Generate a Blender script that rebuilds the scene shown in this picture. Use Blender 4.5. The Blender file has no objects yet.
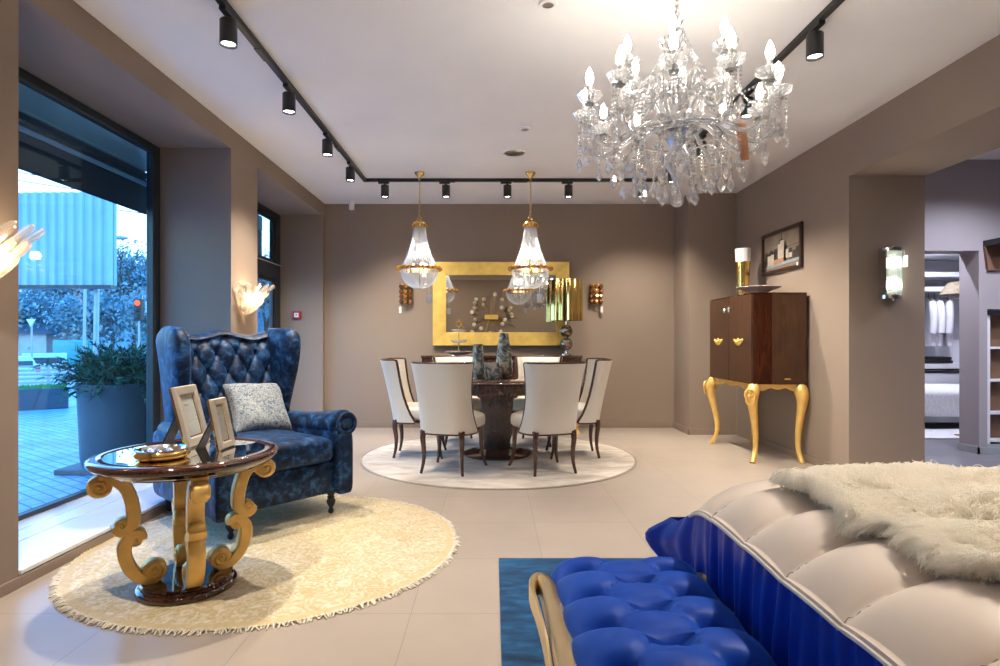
import bpy, math, random
import numpy as np
from mathutils import Vector, Matrix, noise
PI = math.pi
rad = math.radians
rng = random.Random(11)
SC = bpy.context.scene
C = SC.collection
CAM_H = 1.15
CEIL = 2.936

# ------------------------------------------------------------------ mesh builder
class MB:
    """Collects shapes and links them as ONE mesh object."""
    def __init__(s):
        s.v = []; s.f = []; s.sm = []; s.mi = []
    def add(s, vs, fs, smooth=False, M=None, mi=0):
        o = len(s.v)
        if M is not None:
            vs = [M @ Vector(v) for v in vs]
        s.v.extend(tuple(v) for v in vs)
        for f in fs:
            s.f.append(tuple(i + o for i in f)); s.sm.append(smooth); s.mi.append(mi)
        return s
    def box(s, x0, x1, y0, y1, z0, z1, M=None, mi=0):
        vs = [(x, y, z) for z in (z0, z1) for y in (y0, y1) for x in (x0, x1)]
        return s.add(vs, [(0, 2, 3, 1), (4, 5, 7, 6), (0, 1, 5, 4), (2, 6, 7, 3), (0, 4, 6, 2), (1, 3, 7, 5)], False, M, mi)
    def grid(s, P, closeu=False, closev=False, smooth=True, M=None, mi=0, flip=False):
        nu, nv = len(P), len(P[0])
        vs = [p for row in P for p in row]
        fs = []
        for i in range(nu if closeu else nu - 1):
            for j in range(nv if closev else nv - 1):
                a = i * nv + j; b = ((i + 1) % nu) * nv + j
                c = ((i + 1) % nu) * nv + (j + 1) % nv; d = i * nv + (j + 1) % nv
                fs.append((d, c, b, a) if flip else (a, b, c, d))
        return s.add(vs, fs, smooth, M, mi)
    def lathe(s, prof, n=32, c=(0, 0, 0), M=None, mi=0, smooth=True, mod=None, caps=True):
        """prof: [(r, z)] from bottom to top; mod(theta, k) multiplies the radius"""
        rows = []
        for k, (r, z) in enumerate(prof):
            rows.append([(c[0] + r * (mod(2 * PI * i / n, k) if mod else 1) * math.cos(2 * PI * i / n),
                          c[1] + r * (mod(2 * PI * i / n, k) if mod else 1) * math.sin(2 * PI * i / n), c[2] + z) for i in range(n)])
        s.grid(rows, closev=True, smooth=smooth, M=M, mi=mi, flip=True)
        if caps:
            if prof[0][0] > 1e-5: s.add(rows[0], [tuple(reversed(range(n)))], False, M, mi)
            if prof[-1][0] > 1e-5: s.add(rows[-1], [tuple(range(n))], False, M, mi)
        return s
    def tube(s, pts, r, n=8, closed=False, M=None, mi=0, smooth=True, sx=1.0):
        pts = [Vector(p) for p in pts]
        m = len(pts)
        rs = list(r) if hasattr(r, '__len__') else [r] * m
        rows = []; nrm = None
        for i, p in enumerate(pts):
            a = pts[(i - 1) % m] if (closed or i > 0) else pts[i]
            b = pts[(i + 1) % m] if (closed or i < m - 1) else pts[i]
            t = (b - a)
            t = t.normalized() if t.length > 1e-9 else Vector((0, 0, 1))
            if nrm is None:
                up = Vector((0, 0, 1)) if abs(t.z) < .9 else Vector((1, 0, 0))
                nrm = (up - t * up.dot(t)).normalized()
            else:
                q = nrm - t * nrm.dot(t)
                if q.length > 1e-6: nrm = q.normalized()
            bn = t.cross(nrm)
            rows.append([p + (nrm * math.cos(2 * PI * k / n) * sx + bn * math.sin(2 * PI * k / n)) * rs[i] for k in range(n)])
        s.grid(rows, closeu=closed, closev=True, smooth=smooth, M=M, mi=mi, flip=False)
        if not closed:
            s.add(rows[0], [tuple(range(n))], False, M, mi)
            s.add(rows[-1], [tuple(reversed(range(n)))], False, M, mi)
        return s
    def sphere(s, c, r, n=12, m=8, M=None, mi=0, smooth=True):
        rx, ry, rz = r if hasattr(r, '__len__') else (r, r, r)
        vs = [(c[0], c[1], c[2] - rz)]
        for j in range(1, m):
            a = -PI / 2 + PI * j / m
            for i in range(n):
                b = 2 * PI * i / n
                vs.append((c[0] + rx * math.cos(a) * math.cos(b), c[1] + ry * math.cos(a) * math.sin(b), c[2] + rz * math.sin(a)))
        vs.append((c[0], c[1], c[2] + rz))
        fs = []
        for i in range(n):
            fs.append((0, 1 + (i + 1) % n, 1 + i))
            for j in range(m - 2):
                a = 1 + j * n
                fs.append((a + i, a + (i + 1) % n, a + n + (i + 1) % n, a + n + i))
            a = 1 + (m - 2) * n
            fs.append((a + i, a + (i + 1) % n, len(vs) - 1))
        return s.add(vs, fs, smooth, M, mi)
    def bead(s, c, r, h=None, M=None, mi=0, n=6):
        """faceted bead: bicone with a waist"""
        h = h or r
        vs = [(c[0], c[1], c[2] - h)]
        for z, q in ((-.45 * h, .85), (.45 * h, .85)):
            for i in range(n):
                a = 2 * PI * (i + (0 if z < 0 else .5)) / n
                vs.append((c[0] + r * q * math.cos(a), c[1] + r * q * math.sin(a), c[2] + z))
        vs.append((c[0], c[1], c[2] + h))
        fs = []
        for i in range(n):
            j = (i + 1) % n
            fs += [(0, 1 + j, 1 + i), (1 + i, 1 + j, 1 + n + i), (1 + j, 1 + n + j, 1 + n + i), (1 + n + i, 1 + n + j, 1 + 2 * n)]
        return s.add(vs, fs, False, M, mi)
    def prism(s, outline, d0, d1, M=None, mi=0, smooth=False):
        """2-D outline (x, z), counter-clockwise seen from -y, extruded from y=d0 to y=d1"""
        n = len(outline)
        vs = [(x, d0, z) for x, z in outline] + [(x, d1, z) for x, z in outline]
        fs = [tuple(range(n)), tuple(reversed(range(n, 2 * n)))]
        s.add(vs, fs, False, M, mi)
        vs2 = list(vs)
        s.add(vs2, [(i, i + n, (i + 1) % n + n, (i + 1) % n) for i in range(n)], smooth, M, mi)
        return s
    def band(s, path, th, half, fn, mi=0):
        """flat band: path [(a, b)] in a plane, thickness th in the plane, half-depth across it; fn(a, b, d) -> 3-D"""
        m = len(path)
        ths = th if hasattr(th, '__len__') else [th] * m
        rows = []
        for i, (a, b) in enumerate(path):
            p0 = path[max(i - 1, 0)]; p1 = path[min(i + 1, m - 1)]
            ta, tb = p1[0] - p0[0], p1[1] - p0[1]
            l = math.hypot(ta, tb) or 1
            na, nb = -tb / l, ta / l
            h = ths[i] / 2
            sec = []
            for (u, w) in ((1, -.8), (1.0, .8), (.8, 1), (-.8, 1), (-1, .8), (-1, -.8), (-.8, -1), (.8, -1)):
                sec.append(fn(a + na * h * u, b + nb * h * u, half * w))
            rows.append(sec)
        s.grid(rows, closev=True, smooth=True, mi=mi)
        s.add(rows[0], [tuple(range(8))], False, None, mi)
        s.add(rows[-1], [tuple(reversed(range(8)))], False, None, mi)
        return s
    def mesh(s, name, mats):
        me = bpy.data.meshes.new(name)
        me.from_pydata(s.v, [], s.f)
        for m in mats: me.materials.append(m)
        me.polygons.foreach_set('use_smooth', s.sm)
        if len(mats) > 1: me.polygons.foreach_set('material_index', s.mi)
        me.update()
        return me
    def build(s, name, mat, parent=None, bevel=0, seg=2, sub=0, fix=True, merge=False):
        mats = mat if isinstance(mat, (list, tuple)) else [mat]
        me = s.mesh(name, mats)
        if fix:
            import bmesh
            bm = bmesh.new(); bm.from_mesh(me)
            if merge: bmesh.ops.remove_doubles(bm, verts=bm.verts, dist=1e-5)
            bmesh.ops.recalc_face_normals(bm, faces=bm.faces)
            bm.to_mesh(me); bm.free()
        if any(s.sm) and not sub: me.set_sharp_from_angle(angle=rad(50))
        o = bpy.data.objects.new(name, me); C.objects.link(o)
        if parent is not None: o.parent = parent
        if bevel:
            b = o.modifiers.new('bevel', 'BEVEL'); b.width = bevel; b.segments = seg; b.limit_method = 'ANGLE'; b.angle_limit = rad(40)
            b.harden_normals = False
        if sub:
            q = o.modifiers.new('sub', 'SUBSURF'); q.levels = sub; q.render_levels = sub
        return o

def tag(o, label=None, cat=None, group=None, kind=None):
    if label: o['label'] = label
    if cat: o['category'] = cat
    if group: o['group'] = group
    if kind: o['kind'] = kind
    return o
def thing(name, label, cat, loc=(0, 0, 0), rz=0.0, group=None, parent=None):
    o = bpy.data.objects.new(name, None); C.objects.link(o)
    o.empty_display_size = .1
    o.location = loc; o.rotation_euler = (0, 0, rz)
    if parent is not None: o.parent = parent
    return tag(o, label, cat, group)
def struct(name, mb, mat, label, cat, bevel=0):
    return tag(mb.build(name, mat, bevel=bevel), label, cat, None, 'structure')
def dup(root, loc, rz, label, group=None):
    """copy of a thing with its parts and sub-parts"""
    r = root.copy(); C.objects.link(r); r.location = loc; r.rotation_euler = (0, 0, rz); r['label'] = label
    if group: r['group'] = group
    for ch in list(root.children):
        c = ch.copy(); C.objects.link(c); c.parent = r
        for g in list(ch.children):
            d = g.copy(); C.objects.link(d); d.parent = c
    return r
def lerp(a, b, t): return a + (b - a) * t
def interp(x, xs, ys):
    return float(np.interp(x, xs, ys))
def smooth_path(pts, n=8, closed=False):
    """Catmull-Rom through pts"""
    P = [Vector(p) for p in pts]; out = []; m = len(P)
    rngi = range(m) if closed else range(m - 1)
    for i in rngi:
        p0 = P[(i - 1) % m] if (closed or i > 0) else P[i] * 2 - P[i + 1]
        p1 = P[i]; p2 = P[(i + 1) % m]
        p3 = P[(i + 2) % m] if (closed or i < m - 2) else p2 * 2 - p1
        for k in range(n):
            t = k / n
            out.append(.5 * ((2 * p1) + (p2 - p0) * t + (2 * p0 - 5 * p1 + 4 * p2 - p3) * t * t + (3 * p1 - p0 - 3 * p2 + p3) * t ** 3))
    if not closed: out.append(P[-1])
    return out
def sgnpow(v, p): return math.copysign(abs(v) ** p, v)
def superbox(mb, c, r, e1=.35, e2=.35, n=40, m=20, fn=None, M=None, mi=0):
    """rounded pillow-like block (superellipsoid)"""
    rows = []
    for j in range(m + 1):
        a = -PI / 2 + PI * j / m
        row = []
        for i in range(n):
            b = 2 * PI * i / n
            p = Vector((r[0] * sgnpow(math.cos(a), e1) * sgnpow(math.cos(b), e2), r[1] * sgnpow(math.cos(a), e1) * sgnpow(math.sin(b), e2), r[2] * sgnpow(math.sin(a), e1)))
            if fn: p = fn(p)
            row.append((c[0] + p[0], c[1] + p[1], c[2] + p[2]))
        rows.append(row)
    mb.grid(rows, closev=True, smooth=True, M=M, mi=mi, flip=True)
    return mb
def tuft(a, b):
    """0 at a button, rising over each diamond cushion; creases where a or b is whole"""
    s1, s2 = abs(math.sin(PI * a)), abs(math.sin(PI * b))
    puff = (s1 * s2) ** .45
    crease = min(s1, s2)
    knot = math.exp(-((s1 * s1 + s2 * s2) / .12))
    return .62 * puff + .38 * (1 - knot) - .0 * crease

# ------------------------------------------------------------------ materials
def new_mat(name):
    m = bpy.data.materials.new(name); m.use_nodes = True
    nt = m.node_tree; nt.nodes.clear()
    out = nt.nodes.new('ShaderNodeOutputMaterial')
    return m, nt, out
def N(nt, typ, **kw):
    n = nt.nodes.new(typ)
    for k, v in kw.items():
        if k in n.inputs.keys() if isinstance(k, str) else False: n.inputs[k].default_value = v
        else: setattr(n, k, v)
    return n
def L(nt, a, b): nt.links.new(a, b)
def c4(c): return (c[0], c[1], c[2], 1)
def principled(nt, color=(.8, .8, .8), rough=.5, metal=0, spec=.5, sheen=0, sheen_col=(1, 1, 1), sheen_rough=.4, coat=0, emit=None, emit_s=0, coat_rough=.05):
    b = nt.nodes.new('ShaderNodeBsdfPrincipled')
    b.inputs['Base Color'].default_value = c4(color); b.inputs['Roughness'].default_value = rough
    b.inputs['Metallic'].default_value = metal; b.inputs['Specular IOR Level'].default_value = spec
    if sheen:
        b.inputs['Sheen Weight'].default_value = sheen; b.inputs['Sheen Tint'].default_value = c4(sheen_col); b.inputs['Sheen Roughness'].default_value = sheen_rough
    if coat: b.inputs['Coat Weight'].default_value = coat; b.inputs['Coat Roughness'].default_value = coat_rough
    if emit: b.inputs['Emission Color'].default_value = c4(emit); b.inputs['Emission Strength'].default_value = emit_s
    return b
def coords(nt, kind='Object', scale=(1, 1, 1), rot=(0, 0, 0)):
    t = nt.nodes.new('ShaderNodeTexCoord'); mp = nt.nodes.new('ShaderNodeMapping')
    mp.inputs['Scale'].default_value = scale; mp.inputs['Rotation'].default_value = rot
    L(nt, t.outputs[kind], mp.inputs['Vector'])
    return mp.outputs['Vector']
def ramp(nt, fac, stops, interp='LINEAR'):
    r = nt.nodes.new('ShaderNodeValToRGB'); r.color_ramp.interpolation = interp
    e = r.color_ramp.elements
    e[0].position, e[0].color = stops[0][0], c4(stops[0][1])
    e[1].position, e[1].color = stops[-1][0], c4(stops[-1][1])
    for p, c in stops[1:-1]:
        q = e.new(p); q.color = c4(c)
    L(nt, fac, r.inputs['Fac'])
    return r.outputs['Color']
def tex_noise(nt, vec, scale=5, detail=4, rough=.5, dist=0):
    n = nt.nodes.new('ShaderNodeTexNoise'); n.inputs['Scale'].default_value = scale; n.inputs['Detail'].default_value = detail
    n.inputs['Roughness'].default_value = rough; n.inputs['Distortion'].default_value = dist
    L(nt, vec, n.inputs['Vector'])
    return n.outputs['Fac']
def bump(nt, fac, bsdf, strength=.2, dist=.01):
    b = nt.nodes.new('ShaderNodeBump'); b.inputs['Strength'].default_value = strength; b.inputs['Distance'].default_value = dist
    L(nt, fac, b.inputs['Height']); L(nt, b.outputs['Normal'], bsdf.inputs['Normal'])
def flat(name, color, rough=.5, metal=0, nscale=30, namt=.08, bs=.0, stretch=(1, 1, 1), **kw):
    """one colour with slight noise in it"""
    m, nt, out = new_mat(name)
    b = principled(nt, color, rough, metal, **kw)
    v = coords(nt, 'Object', stretch)
    f = tex_noise(nt, v, nscale, 4)
    lo = tuple(max(0, x * (1 - namt)) for x in color); hi = tuple(min(1, x * (1 + namt)) for x in color)
    L(nt, ramp(nt, f, [(.3, lo), (.7, hi)]), b.inputs['Base Color'])
    if bs: bump(nt, f, b, bs, .004)
    L(nt, b.outputs[0], out.inputs['Surface'])
    return m
def emis(name, color, strength):
    m, nt, out = new_mat(name)
    e = nt.nodes.new('ShaderNodeEmission'); e.inputs['Color'].default_value = c4(color); e.inputs['Strength'].default_value = strength
    L(nt, e.outputs[0], out.inputs['Surface'])
    return m
def thin_glass(name, tint=(1, 1, 1), ior=1.45, k=1.0, rough=0.0, base=0.0):
    m, nt, out = new_mat(name)
    # Schlick reflection, the same from either face of the pane
    lw = nt.nodes.new('ShaderNodeLayerWeight'); lw.inputs['Blend'].default_value = .5
    pw = nt.nodes.new('ShaderNodeMath'); pw.operation = 'POWER'; pw.inputs[1].default_value = 5
    L(nt, lw.outputs['Facing'], pw.inputs[0])
    mu = nt.nodes.new('ShaderNodeMath'); mu.operation = 'MULTIPLY_ADD'; mu.inputs[1].default_value = .9 * k; mu.inputs[2].default_value = .035 + base; mu.use_clamp = True
    L(nt, pw.outputs[0], mu.inputs[0])
    tr = nt.nodes.new('ShaderNodeBsdfTransparent'); tr.inputs['Color'].default_value = c4(tint)
    gl = nt.nodes.new('ShaderNodeBsdfGlossy'); gl.inputs['Roughness'].default_value = rough
    mx = nt.nodes.new('ShaderNodeMixShader')
    L(nt, mu.outputs[0], mx.inputs[0]); L(nt, tr.outputs[0], mx.inputs[1]); L(nt, gl.outputs[0], mx.inputs[2])
    L(nt, mx.outputs[0], out.inputs['Surface'])
    return m
def crystal(name, tint=(1, 1, 1), clear=.4, glassy=.3, rough=0.02, diff=.42):
    """cut crystal: see-through, refracting and sparkling at once"""
    m, nt, out = new_mat(name)
    tr = nt.nodes.new('ShaderNodeBsdfTransparent'); tr.inputs['Color'].default_value = c4(tint)
    gs = nt.nodes.new('ShaderNodeBsdfGlass'); gs.inputs['IOR'].default_value = 1.55; gs.inputs['Roughness'].default_value = rough; gs.inputs['Color'].default_value = c4(tint)
    gl = nt.nodes.new('ShaderNodeBsdfGlossy'); gl.inputs['Roughness'].default_value = .06; gl.inputs['Color'].default_value = c4(tint)
    df = nt.nodes.new('ShaderNodeBsdfTranslucent'); df.inputs['Color'].default_value = c4(tint)
    m1 = nt.nodes.new('ShaderNodeMixShader'); m1.inputs[0].default_value = glassy / (clear + glassy)
    L(nt, tr.outputs[0], m1.inputs[1]); L(nt, gs.outputs[0], m1.inputs[2])
    m2 = nt.nodes.new('ShaderNodeMixShader'); m2.inputs[0].default_value = .5
    L(nt, gl.outputs[0], m2.inputs[1]); L(nt, df.outputs[0], m2.inputs[2])
    m3 = nt.nodes.new('ShaderNodeMixShader'); m3.inputs[0].default_value = diff
    L(nt, m1.outputs[0], m3.inputs[1]); L(nt, m2.outputs[0], m3.inputs[2])
    L(nt, m3.outputs[0], out.inputs['Surface'])
    return m
def wood(name, dark, light, rough=.12, scale=(1.5, 1.5, 14), rot=(0, 0, 0), coat=.6, dist=1.5):
    m, nt, out = new_mat(name)
    b = principled(nt, dark, rough, coat=coat)
    v = coords(nt, 'Object', scale, rot)
    f = tex_noise(nt, v, 3.0, 6, .6, dist)
    L(nt, ramp(nt, f, [(.3, dark), (.5, tuple((a + c) / 2 for a, c in zip(dark, light))), (.72, light)]), b.inputs['Base Color'])
    L(nt, b.outputs[0], out.inputs['Surface'])
    return m
def velvet(name, dark, mid, light, scale=9, rough=.55, sheen=.6, sheen_col=(.3, .5, 1), stops=(.36, .5, .66), stretch=(1, 1, 1), det=6, dist=.6):
    """pile fabric whose brushed nap makes darker and lighter patches"""
    m, nt, out = new_mat(name)
    b = principled(nt, mid, rough, sheen=sheen, sheen_col=sheen_col, sheen_rough=.35, spec=.25)
    v = coords(nt, 'Object', stretch)
    f = tex_noise(nt, v, scale, det, .62, dist)
    L(nt, ramp(nt, f, [(stops[0], dark), (stops[1], mid), (stops[2], light)]), b.inputs['Base Color'])
    f2 = tex_noise(nt, v, scale * 1.5, 4, .5)
    bump(nt, f2, b, .25, .01)
    L(nt, b.outputs[0], out.inputs['Surface'])
    return m

def mat_wall():
    m, nt, out = new_mat('wall_taupe')
    b = principled(nt, (.30, .235, .187), .75, spec=.25)
    v = coords(nt, 'Object', (1, 1, 1))
    f = tex_noise(nt, v, 180, 2); f2 = tex_noise(nt, v, 1.2, 3)
    L(nt, ramp(nt, f2, [(.3, (.275, .213, .168)), (.7, (.295, .23, .183))]), b.inputs['Base Color'])
    bump(nt, f, b, .08, .003)
    L(nt, b.outputs[0], out.inputs['Surface'])
    return m
def mat_floor(name, c1, c2, off=(.345, -.62), size=.605, rough=.3):
    m, nt, out = new_mat(name)
    b = principled(nt, c1, rough, spec=.45)
    t = nt.nodes.new('ShaderNodeTexCoord'); mp = nt.nodes.new('ShaderNodeMapping')
    mp.inputs['Location'].default_value = (off[0], off[1], 0)
    L(nt, t.outputs['Object'], mp.inputs['Vector'])
    br = nt.nodes.new('ShaderNodeTexBrick'); br.offset = 0; br.squash = 1
    br.inputs['Scale'].default_value = 1; br.inputs['Brick Width'].default_value = size; br.inputs['Row Height'].default_value = size * 1.025
    br.inputs['Mortar Size'].default_value = .0016; br.inputs['Mortar Smooth'].default_value = .1; br.inputs['Bias'].default_value = 0
    br.inputs['Color1'].default_value = c4(c1); br.inputs['Color2'].default_value = c4(c2)
    br.inputs['Mortar'].default_value = c4(tuple(x * .62 for x in c1))
    L(nt, mp.outputs[0], br.inputs['Vector'])
    f = tex_noise(nt, t.outputs['Object'], 1.6, 5, .6)
    mx = nt.nodes.new('ShaderNodeMix'); mx.data_type = 'RGBA'; mx.blend_type = 'MULTIPLY'; mx.inputs['Factor'].default_value = 1
    L(nt, br.outputs['Color'], mx.inputs[6]); L(nt, ramp(nt, f, [(.3, (.9, .9, .9)), (.7, (1, 1, 1))]), mx.inputs[7])
    L(nt, mx.outputs[2], b.inputs['Base Color'])
    f3 = tex_noise(nt, t.outputs['Object'], 7, 5, .6)
    r = nt.nodes.new('ShaderNodeMapRange'); r.inputs['To Min'].default_value = rough - .05; r.inputs['To Max'].default_value = rough + .08
    L(nt, f3, r.inputs['Value']); L(nt, r.outputs[0], b.inputs['Roughness'])
    L(nt, b.outputs[0], out.inputs['Surface'])
    return m
def mat_rug_gold():
    m, nt, out = new_mat('rug_gold')
    b = principled(nt, (.7, .55, .3), .8, sheen=.3, sheen_col=(1, .95, .8), spec=.2)
    v = coords(nt, 'Object')
    f = tex_noise(nt, v, 3.2, 5, .6, 1.4)
    w = nt.nodes.new('ShaderNodeTexWave'); w.inputs['Scale'].default_value = 4.5; w.inputs['Distortion'].default_value = 22; w.inputs['Detail'].default_value = 5; w.inputs['Detail Scale'].default_value = 2.4
    L(nt, v, w.inputs['Vector'])
    f2 = tex_noise(nt, v, 16, 4, .6, 2.2)
    mx = nt.nodes.new('ShaderNodeMath'); mx.operation = 'MULTIPLY_ADD'; mx.inputs[1].default_value = .28
    L(nt, w.outputs['Fac'], mx.inputs[0]); L(nt, f2, mx.inputs[2])
    base = ramp(nt, mx.outputs[0], [(.42, (.48, .365, .18)), (.58, (.54, .43, .24)), (.7, (.61, .53, .36)), (.84, (.70, .65, .54))])
    mm = nt.nodes.new('ShaderNodeMix'); mm.data_type = 'RGBA'; mm.inputs['Factor'].default_value = .3
    L(nt, base, mm.inputs[6]); L(nt, ramp(nt, f, [(.35, (.52, .37, .15)), (.65, (.76, .68, .5))]), mm.inputs[7])
    # plain border ring
    sp = nt.nodes.new('ShaderNodeVectorMath'); sp.operation = 'LENGTH'; L(nt, v, sp.inputs[0])
    ring = ramp(nt, sp.outputs['Value'], [(0, (0, 0, 0)), (.945, (0, 0, 0)), (.95, (.7, .7, .7)), (.975, (.7, .7, .7)), (.985, (.2, .2, .2))])
    m2 = nt.nodes.new('ShaderNodeMix'); m2.data_type = 'RGBA'; L(nt, ring, m2.inputs['Factor'])
    L(nt, mm.outputs[2], m2.inputs[6]); m2.inputs[7].default_value = (.60, .47, .26, 1)
    L(nt, m2.outputs[2], b.inputs['Base Color'])
    f4 = tex_noise(nt, v, 140, 2); bump(nt, f4, b, .4, .006)
    L(nt, b.outputs[0], out.inputs['Surface'])
    return m
def mat_gold_leaf(name='gold_leaf', c=(.80, .53, .15), rough=.34):
    m, nt, out = new_mat(name)
    b = principled(nt, c, rough, metal=.45)
    v = coords(nt, 'Object')
    f = tex_noise(nt, v, 9, 5, .6)
    L(nt, ramp(nt, f, [(.3, tuple(x * .82 for x in c)), (.7, tuple(min(1, x * 1.08) for x in c))]), b.inputs['Base Color'])
    f2 = tex_noise(nt, v, 40, 3); bump(nt, f2, b, .08, .004)
    L(nt, b.outputs[0], out.inputs['Surface'])
    return m
def mat_sky():
    w = bpy.data.worlds.new('dusk_sky'); SC.world = w; w.use_nodes = True
    nt = w.node_tree; nt.nodes.clear()
    out = nt.nodes.new('ShaderNodeOutputWorld'); bg = nt.nodes.new('ShaderNodeBackground')
    t = nt.nodes.new('ShaderNodeTexCoord'); sx = nt.nodes.new('ShaderNodeSeparateXYZ')
    L(nt, t.outputs['Generated'], sx.inputs[0])
    n = tex_noise(nt, t.outputs['Generated'], 2.5, 5, .55)
    mr = nt.nodes.new('ShaderNodeMath'); mr.operation = 'MULTIPLY_ADD'; mr.inputs[1].default_value = .16
    L(nt, n, mr.inputs[0]); L(nt, sx.outputs['Z'], mr.inputs[2])
    col = ramp(nt, mr.outputs[0], [(0, (.10, .3, .55)), (.08, (.82, .93, 1.0)), (.34, (.72, .9, 1.0)), (.55, (.05, .40, 1.0)), (1, (.02, .33, 1.0))])
    L(nt, col, bg.inputs['Color']); bg.inputs['Strength'].default_value = SKY
    L(nt, bg.outputs[0], out.inputs['Surface'])
SKY = 2.8

MAT = {}
def init_mats():
    M = MAT
    M['wall'] = mat_wall()
    M['ceil'] = flat('ceiling_white', (.92, .905, .885), .8, nscale=2, namt=.02)
    M['floor'] = mat_floor('floor_tile', (.405, .342, .286), (.388, .328, .274))
    M['floor2'] = mat_floor('floor_grey', (.16, .15, .165), (.15, .14, .155), rough=.35)
    M['skirt'] = flat('baseboard_taupe', (.27, .205, .16), .5, nscale=3, namt=.05)
    M['frame_dark'] = flat('window_frame_anthracite', (.022, .03, .034), .35, nscale=8)
    M['sill'] = flat('sill_white', (.78, .77, .76), .22, nscale=4, namt=.03)
    M['pane'] = thin_glass('window_glass', (.66, .87, 1.0), 1.45, 1.1)
    M['black'] = flat('track_black', (.012, .012, .013), .4, nscale=20, namt=.2)
    M['lamp_lens'] = emis('spot_lens', (1, .95, .86), 14)
    M['bulb'] = emis('candle_bulb', (1, .92, .80), 42)
    M['crystal'] = crystal('cut_crystal')
    M['crystal_arm'] = crystal('blown_crystal', (1, 1, 1), .38, .3, .04, .5)
    M['beadskirt'] = crystal('bead_strings', (.97, .98, 1.0), .34, .12, .1, .55)
    M['chrome'] = flat('chrome', (.75, .75, .76), .12, 1.0, nscale=6, namt=.03)
    M['nickel'] = flat('satin_nickel', (.5, .5, .48), .3, 1.0, nscale=6, namt=.05)
    M['gold'] = mat_gold_leaf('gold_leaf', (.92, .60, .18), .40)
    M['gold_panel'] = mat_gold_leaf('gold_leaf_panel', (.98, .66, .17), .4)
    M['gold_bright'] = flat('polished_gold', (.86, .56, .17), .14, 1.0, nscale=8, namt=.06)
    M['gold_shade'] = flat('gold_foil', (.80, .58, .20), .07, 1.0, nscale=3, namt=.05)
    M['brass'] = flat('brass', (.72, .48, .16), .25, 1.0, nscale=10, namt=.1)
    M['bench_gold'] = flat('champagne_gold', (.72, .57, .33), .30, 1.0, nscale=6, namt=.08, stretch=(1, 1, 6))
    M['mahogany'] = wood('mahogany_gloss', (.022, .007, .004), (.085, .026, .013), .08, (1.2, 8, 1.2), coat=.8)
    M['walnut'] = wood('walnut_satin', (.036, .014, .006), (.080, .033, .014), .38, (8, 8, 1.3), coat=.08, dist=.8)
    M['walnut_gloss'] = wood('walnut_gloss', (.030, .008, .0035), (.075, .022, .009), .1, (7, 7, 1.0), coat=.8, dist=1.2)
    M['leg_wood'] = wood('leg_wood', (.03, .010, .006), (.11, .038, .018), .18, (9, 9, 2), coat=.5)
    M['mirror'] = flat('mirror_silver', (.82, .82, .82), .005, 1.0, nscale=1, namt=.005)
    M['chair_white'] = flat('chair_ivory_fabric', (.70, .655, .585), .62, nscale=160, namt=.05, bs=.08, sheen=.2)
    M['chair_in'] = flat('chair_ivory_leather', (.73, .67, .58), .38, nscale=60, namt=.04, bs=.03)
    M['velvet_navy'] = velvet('crushed_velvet_navy', (.0012, .004, .014), (.005, .026, .082), (.034, .125, .29), 17, .48, .15, (.25, .45, .9), (.37, .52, .68), det=9, dist=.45)
    M['velvet_royal'] = velvet('velvet_royal', (.003, .045, .36), (.005, .066, .46), (.008, .09, .55), 3, .5, .45, (.15, .38, 1), (.3, .5, .7))
    M['satin_royal'] = velvet('satin_royal', (.002, .022, .30), (.004, .036, .42), (.007, .055, .52), 4, .32, .15, (.2, .4, 1), (.3, .5, .7), (1, 1, .3))
    M['satin_beige'] = flat('satin_beige', (.80, .69, .60), .40, nscale=5, namt=.05, sheen=.25, sheen_col=(1, .95, .9))
    M['piping'] = flat('piping_ivory', (.8, .76, .7), .5)
    M['rug_gold'] = mat_rug_gold()
    M['fringe'] = flat('rug_fringe', (.72, .66, .55), .85, nscale=40, namt=.2)
    M['rug_dining'] = velvet('rug_viscose_ivory', (.40, .32, .25), (.56, .49, .41), (.70, .65, .58), 3.6, .7, .3, (1, .97, .9), (.32, .5, .68), (1, 2.2, 1))
    M['rug_edge'] = flat('rug_edge', (.30, .25, .2), .9)
    M['rug_blue'] = velvet('rug_viscose_teal', (.0012, .007, .022), (.005, .045, .115), (.014, .11, .25), 8, .65, .5, (.2, .5, 1), (.3, .48, .66), (.55, 1.6, 1))
    M['pillow'] = velvet('pillow_chenille', (.06, .10, .17), (.22, .25, .28), (.38, .39, .38), 50, .8, .2, (1, 1, 1), (.38, .47, .58), dist=1.8)
    M['fur'] = flat('fleece_cream', (.93, .87, .76), .8, nscale=30, namt=.04)
    M['white_china'] = flat('white_china', (.74, .74, .73), .2, nscale=3, namt=.02, coat=.5)
    M['paper'] = flat('paper_ivory', (.74, .75, .68), .6, nscale=4, namt=.04)
    M['tag_white'] = flat('tag_white', (.75, .75, .76), .6, nscale=4, namt=.03)
    M['tag_orange'] = flat('tag_orange', (.72, .36, .20), .6, nscale=4, namt=.05)
    M['frame_champ'] = flat('frame_champagne', (.76, .70, .60), .3, .6, nscale=12, namt=.06)
    M['frame_gold'] = flat('frame_gold', (.75, .55, .25), .14, 1.0, nscale=12, namt=.06)
    M['amber'] = crystal('amber_glass', (.95, .42, .06), .25, .35, .03, .4)
    M['amber_dark'] = flat('amber_dark_glass', (.16, .05, .012), .08, .3, nscale=14, namt=.5, coat=1)
    M['vase'] = velvet('etched_smoke_glass', (.09, .11, .11), (.26, .28, .26), (.56, .52, .40), 9, .16, 0, (1, 1, 1), (.4, .5, .6), (1, 1, 1), 3, 2.5)
    M['smoke_glass'] = flat('smoked_mercury_glass', (.40, .35, .28), .07, .9, nscale=5, namt=.4)
    M['red'] = flat('alarm_red', (.45, .02, .02), .35, nscale=6, namt=.05)
    M['red_light'] = emis('signal_red', (1, .05, .02), 5)
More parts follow.
